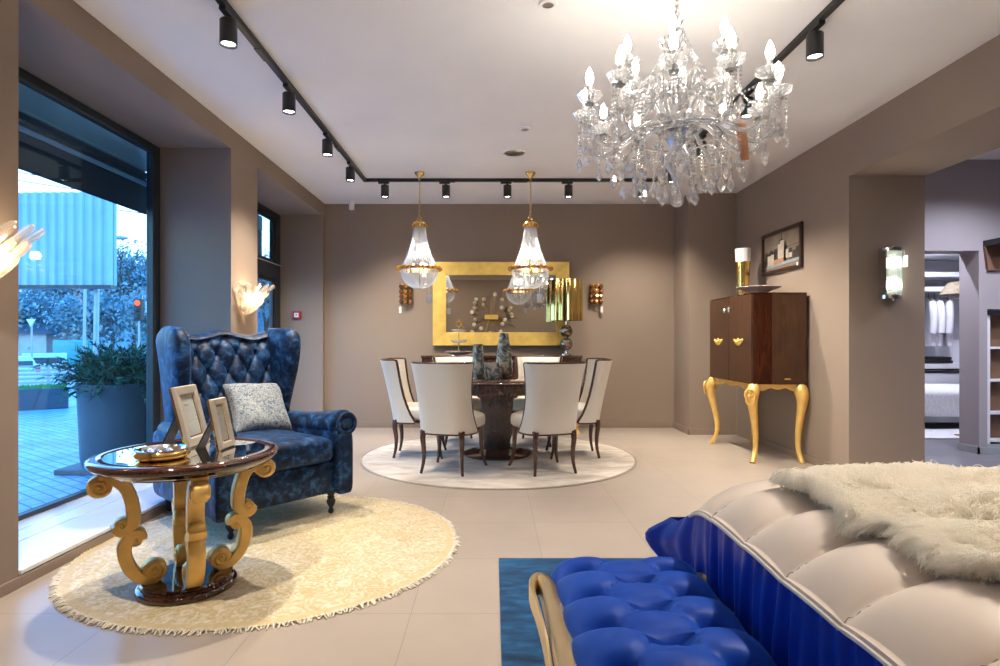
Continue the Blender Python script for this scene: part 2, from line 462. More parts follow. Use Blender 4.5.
    M['closet_white'] = flat('wardrobe_white', (.72, .72, .76), .4, nscale=3, namt=.02)
    M['closet_wall'] = flat('wall_lavender', (.36, .32, .33), .7, nscale=2, namt=.02)
    M['shirt'] = flat('shirt_white', (.84, .83, .88), .8, nscale=14, namt=.06, bs=.3)
    M['coverlet'] = flat('coverlet_white', (.74, .74, .77), .8, nscale=22, namt=.14, bs=.5, stretch=(4, 1, 1))
    M['shelf_brown'] = flat('shelf_brown', (.20, .105, .06), .5, nscale=3, namt=.08)
    M['lampshade'] = velvet('printed_shade', (.30, .19, .09), (.50, .40, .26), (.56, .48, .36), 7, .7, 0, (1, 1, 1), (.36, .44, .56), dist=1.5)
    # outdoors
    M['paving'] = mat_paving()
    M['asphalt'] = flat('asphalt', (.20, .21, .22), .8, nscale=3, namt=.2)
    M['pot'] = flat('planter_resin', (.06, .08, .095), .5, nscale=6, namt=.08)
    M['juniper'] = flat('juniper_green', (.035, .11, .05), .7, nscale=9, namt=.5)
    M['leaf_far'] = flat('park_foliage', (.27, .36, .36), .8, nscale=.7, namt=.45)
    M['bark'] = flat('bark', (.12, .1, .08), .9, nscale=4, namt=.3)
    M['panel'] = flat('corrugated_panel', (.38, .50, .55), .5, nscale=2, namt=.05)
    M['car_white'] = flat('car_white', (.75, .75, .75), .25, nscale=2, namt=.02, coat=.5)
    M['van_teal'] = flat('van_teal', (.08, .36, .34), .3, nscale=2, namt=.04, coat=.5)
    M['car_glass'] = flat('car_glass', (.04, .06, .07), .08, nscale=2, coat=1)
    M['tyre'] = flat('tyre', (.015, .015, .016), .8, nscale=8)
    M['tail'] = flat('tail_light', (.6, .03, .02), .3, nscale=8)
    M['metal_grey'] = flat('street_metal', (.42, .44, .45), .5, .3, nscale=5, namt=.08)
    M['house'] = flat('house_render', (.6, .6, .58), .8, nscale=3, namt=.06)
    M['roof'] = flat('roof_tiles', (.16, .13, .13), .7, nscale=20, namt=.25)
    M['turf'] = flat('box_greenery', (.10, .34, .07), .8, nscale=30, namt=.4)
    M['awning'] = flat('awning_charcoal', (.035, .035, .038), .6, nscale=20, namt=.15)
    M['awning_pale'] = flat('awning_pale', (.5, .53, .55), .5, nscale=4, namt=.05)
def mat_paving():
    m, nt, out = new_mat('paving_blocks')
    b = principled(nt, (.5, .5, .5), .45)
    v = coords(nt, 'Object', (1, 1, 1), (0, 0, rad(35)))
    br = nt.nodes.new('ShaderNodeTexBrick'); br.inputs['Scale'].default_value = 1; br.inputs['Brick Width'].default_value = .21; br.inputs['Row Height'].default_value = .105
    br.inputs['Mortar Size'].default_value = .008; br.inputs['Color1'].default_value = (.52, .53, .54, 1); br.inputs['Color2'].default_value = (.68, .68, .68, 1); br.inputs['Mortar'].default_value = (.17, .18, .19, 1)
    L(nt, v, br.inputs['Vector'])
    f = tex_noise(nt, v, .8, 4, .6, .5)
    mx = nt.nodes.new('ShaderNodeMix'); mx.data_type = 'RGBA'; mx.blend_type = 'MULTIPLY'; mx.inputs['Factor'].default_value = 1
    L(nt, br.outputs['Color'], mx.inputs[6]); L(nt, ramp(nt, f, [(.35, (.6, .6, .6)), (.6, (1, 1, 1))]), mx.inputs[7])
    L(nt, mx.outputs[2], b.inputs['Base Color'])
    L(nt, b.outputs[0], out.inputs['Surface'])
    return m
_init0 = init_mats
def init_mats():
    _init0()
    MAT['pane_clear'] = thin_glass('frame_glass', (1, 1, 1), 1.45, .8)
_init1 = init_mats
def init_mats():
    _init1()
    MAT['mirror_dim'] = flat('mirror_tinted', (.62, .60, .57), .005, 1.0, nscale=1, namt=.005)
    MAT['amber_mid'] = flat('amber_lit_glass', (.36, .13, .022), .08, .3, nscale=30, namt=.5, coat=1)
_init2 = init_mats
def init_mats():
    _init2()
    MAT['bulb_soft'] = emis('pendant_bulb', (1, .90, .76), 3.5)
    MAT['bulb_sconce'] = emis('sconce_bulb', (1, .80, .55), 18)
    MAT['bulb_cool'] = emis('rod_sconce_bulb', (1, .95, .82), 55)
    MAT['petal'] = crystal('pressed_glass_petal', (1, .96, .9), .5, .28, .05, .2)
    MAT['rod'] = crystal('glass_rod', (.96, 1, .98), .6, .25, .04, .14)
    MAT['candle'] = flat('candle_sleeve', (.8, .8, .78), .4, nscale=5, namt=.02)
_init3 = init_mats
def init_mats():
    _init3()
    MAT['frame_brown'] = wood('picture_frame_wood', (.02, .008, .005), (.05, .022, .012), .3, (10, 2, 10), coat=.2)
    MAT['print_bg'] = flat('print_sepia', (.20, .16, .12), .5, nscale=8, namt=.15)
    MAT['print_dark'] = flat('print_charcoal', (.055, .045, .037), .5, nscale=14, namt=.3)
    MAT['print_pale'] = flat('print_pale', (.50, .44, .36), .5, nscale=20, namt=.15)
    MAT['print_orange'] = flat('print_orange', (.42, .22, .11), .5, nscale=20, namt=.15)
    MAT['print_blue'] = flat('print_blue', (.28, .32, .36), .5, nscale=20, namt=.15)
    MAT['seam'] = flat('quilt_thread', (.36, .27, .21), .7)
    MAT['bed_base'] = flat('bed_base_pale', (.5, .55, .6), .6, nscale=8, namt=.05)

def mat_fur():
    m, nt, out = new_mat('fleece_strand')
    df = nt.nodes.new('ShaderNodeBsdfDiffuse'); df.inputs['Color'].default_value = (.96, .92, .84, 1)
    tl = nt.nodes.new('ShaderNodeBsdfTranslucent'); tl.inputs['Color'].default_value = (.97, .94, .87, 1)
    mx = nt.nodes.new('ShaderNodeMixShader'); mx.inputs[0].default_value = .45
    L(nt, df.outputs[0], mx.inputs[1]); L(nt, tl.outputs[0], mx.inputs[2]); L(nt, mx.outputs[0], out.inputs['Surface'])
    return m
_init4 = init_mats
def init_mats():
    _init4()
    MAT['fur_strand'] = mat_fur()

_init5 = init_mats
def init_mats():
    _init5()
    MAT['mahogany_ribs'] = flat('mahogany_ribs', (.040, .015, .008), .25, nscale=20, namt=.25, coat=.4)
    MAT['disc_gold'] = flat('brushed_pale_gold', (.85, .74, .52), .38, .6, nscale=10, namt=.08)  # gold paled so the discs seem to catch the lights
    MAT['amber_bright'] = flat('amber_bright_glass', (.80, .36, .06), .1, .25, nscale=30, namt=.4, coat=1)
    MAT['disc_white'] = flat('glint_white_disc', (.85, .83, .78), .35, nscale=10, namt=.04)  # shine of the lights put into a whitish disc colour
# ================================================================== the room shell
XL, XR, YB, YF = -2.207, 2.96, 7.75, -2.2
XP, YP = 2.38, 7.17            # pillar in the back right corner
XPIER, YPIER = 3.59, 4.906     # end of the right wall
LINT = 2.767
def build_room():
    M = MAT
    struct('floor', MB().box(XL - .02, XPIER, YF, YB + .1, -.2, 0), M['floor'], 'large beige floor tiles across the showroom', 'floor')
    struct('floor_bedroom', MB().box(XPIER, 8.2, YF, 9.6, -.2, 0), M['floor2'], 'dark grey floor of the room beyond the pier', 'floor')
    struct('ceiling', MB().box(-2.95, XPIER, YF, YB + .1, CEIL, CEIL + .15), M['ceil'], 'smooth white ceiling over the showroom', 'ceiling')
    struct('ceiling_bedroom', MB().box(XPIER, 8.2, YF, 9.6, 2.97, 3.1), M['ceil'], 'white ceiling of the room beyond the pier', 'ceiling')
    w = MB()
    xo = -2.90
    w.box(xo, XL, YF - .1, 2.744, -.1, CEIL)
    w.box(xo, XL, 4.97, 5.527, -.1, CEIL)
    w.box(xo, XL, 7.65, YB + .1, -.1, CEIL)
    for a, b in ((2.744, 4.97), (5.527, 7.65)):
        w.box(xo, XL, a, b, LINT, CEIL)
        w.box(xo, XL, a, b, -.2, .06)
    struct('wall_left', w, M['wall'], 'taupe window wall with two deep recesses', 'wall')
    w = MB().box(XL, XP, YB, YB + .1, 0, CEIL)
    w.box(XP, XR + .6, YP, YB + .1, 0, CEIL)
    struct('wall_back', w, M['wall'], 'taupe far wall with a shallow pillar in its right corner', 'wall')
    w = MB().box(XR, XPIER, YPIER, YP, 0, CEIL)
    w.box(XR, XPIER, 1.9, YPIER, 2.514, CEIL)
    w.box(XR, XPIER, YF, 1.9, 0, CEIL)
    struct('wall_right', w, M['wall'], 'taupe wall with a wide opening beside the bed', 'wall')
    struct('wall_front', MB().box(-2.95, XPIER, YF - .1, YF, 0, CEIL), M['wall'], 'taupe wall facing the dining table, seen in the mirror', 'wall')
    # sills
    s = MB()
    for (a, b) in ((2.744, 4.97), (5.527, 7.65)):
        for x0, x1 in ((-2.83, -2.674), (-2.666, -2.529), (-2.521, -2.195)):
            s.box(x0, x1, a + .002, b - .002, .058, .078)
    struct('trim_1', s, M['sill'], 'white low sill boards in the window recesses', 'sill', bevel=.003)
    # baseboards
    b = MB()
    for (a, c) in ((YF, 2.744), (2.744, 4.97), (4.97, 5.527), (5.527, 7.65), (7.65, YB)):
        b.box(XL, XL + .014, a, c, 0, .052)
    struct('baseboard_left', b, M['skirt'], 'low taupe baseboard along the window wall', 'baseboard', bevel=.003)
    b = MB().box(XL, XP, YB - .014, YB, 0, .075).box(XP - .014, XP, YP - .014, YB, 0, .075).box(XP - .014, XR, YP - .014, YP, 0, .075)
    struct('baseboard_back', b, M['skirt'], 'low taupe baseboard along the far wall', 'baseboard', bevel=.003)
    b = MB().box(XR - .014, XR, YPIER, YP - .014, 0, .075).box(XR - .014, XPIER, YPIER - .014, YPIER, 0, .075)
    struct('baseboard_right', b, M['skirt'], 'low taupe baseboard along the right wall and pier', 'baseboard', bevel=.003)
    # windows
    def window(name, ya, yb, xp, jamb, label, transom=None):
        root = thing(name, label, 'window', (xp, (ya + yb) / 2, .078)); root['kind'] = 'structure'
        h = (yb - ya) / 2; top = LINT - .078
        f = MB()
        f.box(-.06, 0, -h, h, top - .066, top); f.box(-.06, 0, -h, h, 0, .03)
        f.box(-.06, 0, h - jamb, h, .03, top - .066); f.box(-.06, 0, -h, -h + jamb, .03, top - .066)
        if transom:
            f.box(-.06, .004, -h + jamb, h - jamb, transom[0] - .078, transom[1] - .078)
        f.build('window_frame', M['frame_dark'], root, bevel=.006)
        if transom:
            MB().box(.0, .012, -h + .05, h, transom[1] - .078 - .012, transom[1] - .078).build('transom_strip', M['sill'], root)
            s2 = MB(); j2 = .05
            for (z0, z1) in ((.03, transom[0] - .078), (transom[1] - .078, top - .066)):
                s2.box(-.05, -.02, h - jamb - j2, h - jamb, z0, z1); s2.box(-.05, -.02, -h + jamb, -h + jamb + j2, z0, z1)
                s2.box(-.05, -.02, -h + jamb + j2, h - jamb - j2, z0, z0 + j2); s2.box(-.05, -.02, -h + jamb + j2, h - jamb - j2, z1 - j2, z1)
            s2.build('sash', M['frame_dark'], root, bevel=.004)
        MB().box(-.042, -.036, -h + jamb, h - jamb, .03, top - .066).build('window_pane', M['pane'], root)
        return root
    window('window_1', 2.744, 4.97, -2.80, .105, 'large dark framed display window behind the wing chair')
    window('window_2', 5.527, 7.65, -2.755, .17, 'dark framed window with a transom beside the far wall', (1.93, 2.115))
    # fascia right room
    build_bedroom()

def build_bedroom():
    M = MAT
    yw = 5.95
    w = MB()
    w.box(XPIER, 3.95, yw, yw + .25, 0, 2.97); w.box(4.9, 4.985, yw, yw + .25, 0, 2.97); w.box(5.9, 8.2, yw, yw + .25, 0, 2.97); w.box(4.985, 5.9, yw, yw + .25, 1.46, 2.97); w.box(3.95, 4.9, yw, yw + .25, 2.05, 2.97)
    struct('wall_bedroom', w, [M['closet_wall']], 'lavender grey wall around the wardrobe opening', 'wall')
    w = MB().box(8.2, 8.3, YF, 9.6, 0, 2.97)
    struct('wall_bedroom_side', w, M['closet_wall'], 'far side wall of the room beyond the pier', 'wall')
    w = MB().box(XPIER, 8.2, YF - .1, YF, 0, 2.97)
    struct('wall_bedroom_front', w, M['closet_wall'], 'wall of the neighbouring room behind the viewer', 'wall')
    w = MB().box(XPIER, 8.2, 9.5, 9.6, 0, 2.97)
    struct('wall_wardrobe_back', w, M['closet_white'], 'white wall behind the wardrobe shelves', 'wall')
    w = MB().box(XPIER - .1, XPIER, 7.85, 9.6, 0, 2.97).box(XPIER - .1, XPIER, 7.17, 7.9, 0, 2.97)
    struct('wall_wardrobe_side', w, M['closet_wall'], 'side wall of the wardrobe room', 'wall')
    b = MB().box(4.886, 4.9, yw - .014, yw + .25, 0, .07).box(4.886, 8.2, yw - .014, yw, 0, .07)
    struct('baseboard_bedroom', b, M['metal_grey'], 'grey baseboard round the wardrobe opening', 'baseboard')
    # open wardrobe unit against the far wall
    Y0, Y1 = 8.85, 9.48
    root = thing('wardrobe', 'white open wardrobe with shelves and a hanging rail beyond the pier', 'wardrobe', (6.9, Y0, 0))
    X0, X1 = -.65, 1.3
    d = Y1 - Y0
    MB().box(X0, X1, d - .02, d, 0, 2.45).build('back_panel', M['closet_white'], root)
    for x in (X0, .64, X1 - .03):
        MB().box(x, x + .03, 0, d - .02, 0, 2.45).build('side_panel', M['closet_white'], root, bevel=.003)
    for z in (2.10, 1.88, .72, 2.42):
        MB().box(X0, X1, 0, d - .02, z, z + .07).build('shelf', M['closet_white'], root, bevel=.003)
    MB().tube([(X0, .28, 1.80), (X1, .28, 1.80)], .016).build('hanging_rail', M['chrome'], root)
    for z in (.03, .27, .5):
        q = MB().box(X0 + .03, .62, -.005, .5, z, z + .19).build('drawer', M['closet_white'], root, bevel=.004)
        MB().box(X0 + .2, .45, -.012, -.004, z + .15, z + .19).build('drawer_grip', M['black'], q)
    # dark folded trousers
    t = thing('folded_clothes', 'black folded garment lying on the wardrobe shelf', 'clothes', (6.78, 9.08, .79))
    for k in range(2):
        superbox(MB(), (0, 0, .03 + .05 * k), (.22 - .02 * k, .15, .028), .3, .3, 20, 8).build('folded_layer', M['black'], t)
    # shirts
    def shirt():
        root = thing('shirt', '', 'shirt', (0, 0, 0), 0, 'white shirts on the wardrobe rail')
        h = MB(); h.tube(smooth_path([(-.2, 0, -.12), (-.1, 0, -.075), (0, 0, -.05), (.1, 0, -.075), (.2, 0, -.12)], 4), .009, 6)
        h.tube([(0, 0, -.05), (0, 0, 0), (.02, 0, .02), (.012, 0, .035), (-.005, 0, .03)], .004, 5)
        h.build('hanger', M['walnut'], root)
        rows = []
        zs = [-.05, -.075, -.11, -.17, -.3, -.45, -.6, -.72, -.78]
        ws = [.05, .10, .19, .225, .23, .235, .24, .245, .245]
        for z, w in zip(zs, ws):
            row = []
            for i in range(24):
                a = 2 * PI * i / 24
                fold = 1 + .1 * math.sin(5 * a + z * 9) * min(1, -z * 2)
                row.append((w * sgnpow(math.cos(a), .8), .055 * math.sin(a) * fold + .008 * math.sin(8 * w * math.cos(a) * 6 + z * 6), z))
            rows.append(row)
        MB().grid(rows, closev=True).build('body', M['shirt'], root)
        for s in (-1, 1):
            MB().tube(smooth_path([(.19 * s, 0, -.12), (.245 * s, 0, -.2), (.275 * s, 0, -.4), (.285 * s, .01, -.58)], 4), [.05] * 4 + [.055] * 4 + [.05] * 4 + [.045], 10).build('sleeve', M['shirt'], root)
        MB().tube(smooth_path([(.055, -.02, -.045), (.03, -.05, -.085), (0, -.058, -.11)], 4), .018, 6).tube(smooth_path([(-.055, -.02, -.045), (-.03, -.05, -.085), (0, -.058, -.11)], 4), .018, 6).build('collar', M['shirt'], root)
        return root
    p = shirt()
    spots = [(6.76, 1.15, 'white shirt first on the rail, next to the brown pier'), (6.85, 1.25, 'white shirt second from the pier along the wardrobe rail'),
             (7.05, 1.0, 'white shirt hanging last on the rail, apart from the other two')]
    p.location = (spots[0][0], 9.15, 1.835); p.rotation_euler.z = spots[0][1]; p['label'] = spots[0][2]
    for x, rz, lab in spots[1:]: dup(p, (x, 9.15, 1.835), rz, lab)
    # bed beyond the opening
    bd = thing('guest_bed', 'low bed with a white ribbed coverlet beyond the wardrobe opening', 'bed', (6.15, 8.0, 0))
    MB().box(-.95, .7, -.35, .6, .08, .30).build('bed_base', M['metal_grey'], bd, bevel=.01)
    for x in (-.85, .6): MB().box(x - .03, x + .03, -.32, -.26, 0, .08).build('leg', M['black'], bd)
    def cov(p):
        q = Vector(p)
        q.y += .018 * math.sin(q.x * 22 + 2 * math.sin(q.z * 7)) * (1 if q.y < 0 else 0)
        return q
    superbox(MB(), (-.1, .12, .335), (.92, .58, .19), .35, .3, 120, 24, cov).build('coverlet', M['coverlet'], bd)
    rg = MB(); rg.box(-1.1, .75, -.35, .35, 0, .012)
    o = rg.build('bedside_mat', M['coverlet'], None, bevel=.004); o.location = (5.75, 7.2, .001)
    tag(o, 'pale mat on the dark floor before the guest bed', 'rug')
    # floor lamp whose shade peeks past the jamb
    lp = thing('floor_lamp', 'floor lamp with a beige printed shade beside the wardrobe opening', 'lamp', (5.63, 7.0, 0))
    MB().lathe([(.13, 0), (.13, .015), (.03, .03), (.012, .06), (.012, 1.68)], 20).build('stand', M['brass'], lp)
    MB().lathe([(.27, 1.695), (.19, 1.835), (.185, 1.835), (.265, 1.695)], 32, caps=False).build('lamp_shade', M['lampshade'], lp)
    MB().lathe([(.008, 1.6), (.018, 1.62), (.01, 1.66)], 10, (-.06, 0, 0)).build('pull_knob', M['white_china'], lp)
    # book case right of the opening
    bc = thing('bookcase', 'brown backed white bookcase at the right edge of the photo', 'bookcase', (4.988, 5.955, 0))
    MB().box(0, .9, .13, .148, .1, 1.42).build('back_panel', M['shelf_brown'], bc)
    for x in (0, .87): MB().box(x, x + .03, 0, .13, .1, 1.4).build('side_panel', M['closet_white'], bc)
    for z in (.12, .40, .73, 1.06): MB().box(.03, .87, 0, .13, z, z + .022).build('shelf', M['closet_white'], bc)
    MB().box(-.0, .905, -.02, .148, 1.40, 1.448).build('top_board', M['black'], bc, bevel=.004)
    MB().box(0, .9, 0, .13, 0, .1).build('plinth', M['metal_grey'], bc)
    bk = thing('wall_shelf', 'dark shelf hung on the lavender wall above the bookcase', 'shelf', (4.94, 5.72, 2.02))
    MB().box(0, .9, 0, .23, .07, .13).build('board', M['black'], bk, bevel=.004)
    MB().prism([(0.03, -.17), (.9, -.17), (.9, .07), (0, .07)], .2, .23).build('bracket_panel', M['shelf_brown'], bk)
    pf = thing('leaning_frame', 'white framed card leaning on the black bookcase top', 'frame', (5.03, 5.985, 1.45))
    MB().prism([(0, 0), (.2, 0), (.2, .27), (.03, .27)], .0, .02).build('border', M['white_china'], pf, bevel=.003)
    MB().prism([(.03, .03), (.17, .03), (.17, .24), (.05, .24)], -.003, .0).build('card', M['closet_wall'], pf)

# ================================================================== outdoors
def build_outdoors():
    M = MAT
    ZG = -.06
    struct('pavement', MB().box(-16, -2.9, -8, 30, ZG - .3, ZG), M['paving'], 'grey block paving outside the window', 'pavement')
    road = MB()
    road.add([(-90, -40, -1.0), (-16, -40, -1.0), (-16, 110, -1.0), (-90, 110, -1.0)], [(0, 1, 2, 3)])
    struct('road', road, M['asphalt'], 'asphalt road beyond the paved forecourt', 'road')
    struct('lawn', MB().box(-2.9, 40, 30, 110, -1.2, -.4).box(-16, -2.9, 30, 110, -1.2, -1.0), M['asphalt'], 'open ground behind the building', 'ground')
    # big planter with juniper
    pl = thing('potted_juniper', 'big round grey planter with a green juniper outside the window', 'planter', (-3.52, 5.56, ZG))
    MB().lathe([(.29, .05), (.31, .12), (.325, .5), (.335, .72), (.345, .74), (.345, .81), (.31, .81), (.305, .7)], 48).build('pot', M['pot'], pl)
    MB().box(-.40, .40, -.30, .30, 0, .05).build('base_slab', M['pot'], pl, bevel=.008)
    MB().lathe([(.0, .70), (.306, .72)], 24, caps=False).build('soil', M['bark'], pl)
    fo = MB(); r = random.Random(4)
    for k in range(520):
        a = r.uniform(0, 2 * PI); el = r.uniform(-.1, 1.3)
        ln = r.uniform(.28, .5)
        b = Vector((r.uniform(-.16, .16), r.uniform(-.16, .16), .72 + r.uniform(0, .12)))
        d = Vector((math.cos(a) * math.cos(el), math.sin(a) * math.cos(el), math.sin(el) * .85))
        pts = [b + d * ln * t + Vector((0, 0, .06 * math.sin(3 * t) - .05 * t * t)) for t in (0, .35, .7, 1)]
        # feathery spray: a stem with needles
        for i in range(3):
            p0, p1 = pts[i], pts[i + 1]
            for q in range(5):
                p = p0.lerp(p1, (q + r.random()) / 5)
                nd = Vector((r.gauss(0, 1), r.gauss(0, 1), r.gauss(0, 1) + .3)).normalized()
                dirn = ((p1 - p0).normalized() * .8 + nd * .75).normalized()
                sd = dirn.cross(Vector((r.gauss(0, 1), r.gauss(0, 1), r.gauss(0, 1)))).normalized() * .009
                e = p + dirn * r.uniform(.05, .1)
                fo.add([p - sd, p + sd, e], [(0, 1, 2)])
    fo.build('foliage', M['juniper'], pl, fix=False)
    st = MB()
    for k in range(9):
        a = 2 * PI * k / 9
        st.tube([(0.04 * math.cos(a), .04 * math.sin(a), .70), (.14 * math.cos(a), .14 * math.sin(a), .92)], [.014, .006], 6)
    st.build('stems', M['bark'], pl)
    # low planter box
    bx = thing('planter_box', 'low rectangular planter box with clipped greenery on the paving', 'planter', (-8.0, 10.4, ZG), rad(35))
    MB().box(-.42, .42, -.22, .22, 0, .36).build('box', M['pot'], bx, bevel=.01)
    g = MB(); r = random.Random(2)
    for k in range(420):
        x, y = r.uniform(-.38, .38), r.uniform(-.19, .19)
        g.add([(x - .012, y, .35), (x + .012, y, .35), (x + r.gauss(0, .02), y + r.gauss(0, .02), .40 + r.random() * .05)], [(0, 1, 2)])
    tag(g.build('greenery', M['turf'], bx, fix=False), kind='stuff')
    # railing
    rl = thing('railing', 'low slatted metal railing along the forecourt edge', 'railing', (-11.0, 14.6, ZG), rad(35))
    for k in range(7):
        MB().box(-3 + k - .03, -3 + k + .03, -.03, .03, 0, .62).build('post', M['metal_grey'], rl)
    s = MB()
    for i in range(5):
        s.box(-3, 3, -.012, .012, .14 + .1 * i, .19 + .1 * i)
    s.build('slats', M['metal_grey'], rl)
    # billboard
    bb = thing('billboard', 'tall corrugated pale blue panel on a pole across the forecourt', 'billboard', (-8.9, 12.0, -1.0))
    rows = []
    n = 120
    x0, x1 = -2.6, 1.12
    for j, z in enumerate((3.27, 4.2, 5.17)):
        row = []
        for i in range(n + 1):
            x = lerp(x0, x1, i / n)
            ph = (i % 6)
            row.append((x, (.05 if ph < 3 else 0) + .16 * ((x + .8) / 1.9) ** 2 * .2, z - (.04 * ((x - .2) / 1.5) ** 2 if j == 2 else 0)))
        rows.append(row)
    pm = MB().grid(rows, smooth=False)
    back = [[(p[0], p[1] + .12, p[2]) for p in row] for row in rows]
    pm.grid(back, smooth=False, flip=True)
    pm.build('corrugated_sheet', M['panel'], bb, fix=False)
    MB().box(x0, x1, .0, .18, 3.2, 3.27).build('bottom_rail', M['frame_dark'], bb)
    MB().box(-.98, -.955, -.02, .06, 3.27, 5.1).build('seam', M['metal_grey'], bb)
    MB().tube([(.6, .3, 0), (.64, .3, 3.2), (.64, .3, 5.0)], .05, 12).build('pole', M['metal_grey'], bb)
    # traffic light
    tl = thing('traffic_light', 'traffic light showing red at the road edge', 'traffic light', (-15.6, 26.0, -1.0))
    MB().tube([(0, 0, 0), (0, 0, 3.4)], .04, 10).build('pole', M['metal_grey'], tl)
    hd = MB().box(-.16, .16, -.12, .12, 3.0, 3.95).build('signal_head', M['black'], tl, bevel=.02)
    MB().sphere((0, -.13, 3.78), (.125, .05, .125), 16, 8).build('red_lens', M['red_light'], hd)
    MB().sphere((0, -.13, 3.47), (.1, .03, .1), 14, 8).build('dark_lens', M['black'], hd)
    MB().sphere((0, -.13, 3.17), (.1, .03, .1), 14, 8).build('dark_lens', M['black'], hd)
    MB().box(.3, .75, -.03, .0, 3.35, 3.85).build('side_plate', M['white_china'], tl, bevel=.01)
    # give way sign
    sg = thing('give_way_sign', 'white triangular road sign pointing down beside the trees', 'sign', (-21.5, 27.5, -1.0))
    MB().tube([(0, 0, 0), (0, 0, 3.2)], .04, 8).build('pole', M['metal_grey'], sg)
    MB().prism([(0, 2.75), (.22, 3.12), (-.22, 3.12)], -.06, -.045).build('plate', M['white_china'], sg)
    # street lamp
    ln = thing('street_lamp', 'grey street lamp with a curved arm against the sky', 'street lamp', (-18.0, 28.2, -1.0))
    MB().tube(smooth_path([(-1.55, 0, 0), (-1.45, 0, 5.2), (-1.0, 0, 6.85), (0, 0, 7.02)], 6), .07, 8).build('pole', M['metal_grey'], ln)
    MB().sphere((.1, 0, 7.03), (.5, .14, .09), 14, 8).build('lamp_head', M['metal_grey'], ln)
    # overhead wires
    wr = MB()
    for k, (za, zb) in enumerate(((11.3, 8.2), (10.8, 7.9), (10.2, 7.0))):
        pts = [(lerp(-32, -12, t), 30, lerp(za, zb, t) - 1.4 * math.sin(PI * t) * .3) for t in np.linspace(0, 1, 16)]
        wr.tube(pts, .022, 5)
    tag(wr.build('overhead_wires', M['black']), 'thin dark wires strung across the white sky', 'wires')
    # cars
    def car(name, label, loc, rz, w, l, h, body, van=False):
        root = thing(name, label, 'van' if van else 'car', loc, rz)
        hw = w / 2
        if van: prof = [(-l / 2, .3), (-l / 2, h - .12), (-l / 2 + .1, h), (l / 2 - 1.3, h), (l / 2 - .6, .95), (l / 2, .8), (l / 2, .3)]
        else: prof = [(-l / 2, .35), (-l / 2, .85), (-l / 2 + .15, .95), (-l / 2 + .5, h - .06), (-l / 2 + .8, h), (l / 2 - 1.9, h), (l / 2 - 1.1, .95), (l / 2 - .1, .8), (l / 2, .6), (l / 2, .3)]
        prof = prof[::-1]
        R = Matrix.Rotation(rad(90), 4, 'Z')
        MB().prism(prof, -hw, hw, R).build('body', body, root, bevel=.06, seg=3)
        for sx in (-1, 1):
            for y in (-l / 2 + .8, l / 2 - .8):
                Mw = Matrix.Translation((sx * (hw - .1), y, .3)) @ Matrix.Rotation(PI / 2, 4, 'Y')
                MB().lathe([(.17, -.1), (.29, -.11), (.30, 0), (.29, .11), (.17, .1)], 20, M=Mw).build('wheel', M['tyre'], root)
        if not van: MB().box(-hw * .78, hw * .78, -l / 2 - .02 + (0 if van else .2), -l / 2 + .3, 1.0, h - .2).build('rear_window', M['car_glass'], root, bevel=.03)
        MB().box(-hw - .005, hw + .005, -l / 2 + .9, l / 2 - 1.5, 1.0, h - .18).build('side_window', M['car_glass'], root, bevel=.03)
        for sx in (-1, 1):
            MB().box(sx * hw * .86 - .1, sx * hw * .86 + .1, -l / 2 - .02, -l / 2 + .05, .75, 1.05).build('tail_light', M['tail'], root, bevel=.02)
        MB().box(-.26, .26, -l / 2 - .03, -l / 2 + .02, .5, .62).build('number_plate', M['white_china'], root)
        MB().box(-hw, hw, -l / 2 - .08, -l / 2 + .1, .3, .48).build('bumper', M['metal_grey'], root, bevel=.03)
    car('hatchback', 'white hatchback seen from behind on the road', (-22.75, 30.0, -1.0), rad(36), 1.75, 3.9, 1.5, M['car_white'])
    car('van', 'teal van beside the white hatchback', (-24.3, 34.5, -1.0), rad(33), 2.0, 4.8, 2.15, M['van_teal'], True)
    car('estate_car', 'white parked car half hidden behind the brown wall edge', (-22.1, 25.6, -1.0), rad(75), 1.75, 4.2, 1.45, M['car_white'])
    # house
    hs = thing('house', 'small pale house with a grey hipped roof behind the road', 'house', (-37, 44, -1.0), rad(20))
    MB().box(-4, 4, -3, 3, 0, 2.6).build('wall', M['house'], hs)
    MB().add([(-4.5, -3.5, 2.6), (4.5, -3.5, 2.6), (4.5, 3.5, 2.6), (-4.5, 3.5, 2.6), (-1.5, 0, 4.6), (1.5, 0, 4.6)],
             [(0, 1, 5, 4), (1, 2, 5), (2, 3, 4, 5), (3, 0, 4), (3, 2, 1, 0)]).build('roof', M['roof'], hs)
    for x in (-2, 1.8):
        q = MB().box(x - .6, x + .6, -3.06, -2.95, .8, 2.0).build('window', M['white_china'], hs)
        MB().box(x - .5, x + .5, -3.08, -3.05, .9, 1.9).build('pane', M['car_glass'], q)
    bank = MB(); rr = random.Random(8)
    rows = [[(lerp(-75, 10, i / 60), 58 + 6 * j / 6, -1.0 + (5.2 + 1.3 * math.sin(i * .9) + rr.gauss(0, .5)) * min(1, j / 3)) for j in range(7)] for i in range(61)]
    bank.grid(rows)
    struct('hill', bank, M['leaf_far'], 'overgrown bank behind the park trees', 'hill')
    # trees of the park
    def tree(x, y, h, wd, label, seed, bare=False):
        r = random.Random(seed)
        root = thing('tree', label, 'tree', (x, y, -1.0), 0, 'park trees across the road')
        tr = MB(); tips = []
        def grow(p, d, ln, rr, dep):
            e = p + d * ln
            tr.tube([p, p.lerp(e, .5) + Vector((r.gauss(0, .04), r.gauss(0, .04), 0)) * ln, e], [rr, rr * .85, rr * .65], 6)
            if dep == 0: tips.append(e); return
            for k in range(3 if dep > 1 else 4):
                nd = (d + Vector((r.gauss(0, .5), r.gauss(0, .5), r.uniform(.0, .45)))).normalized()
                grow(e, nd, ln * r.uniform(.6, .82), rr * .62, dep - 1)
            tips.append(e)
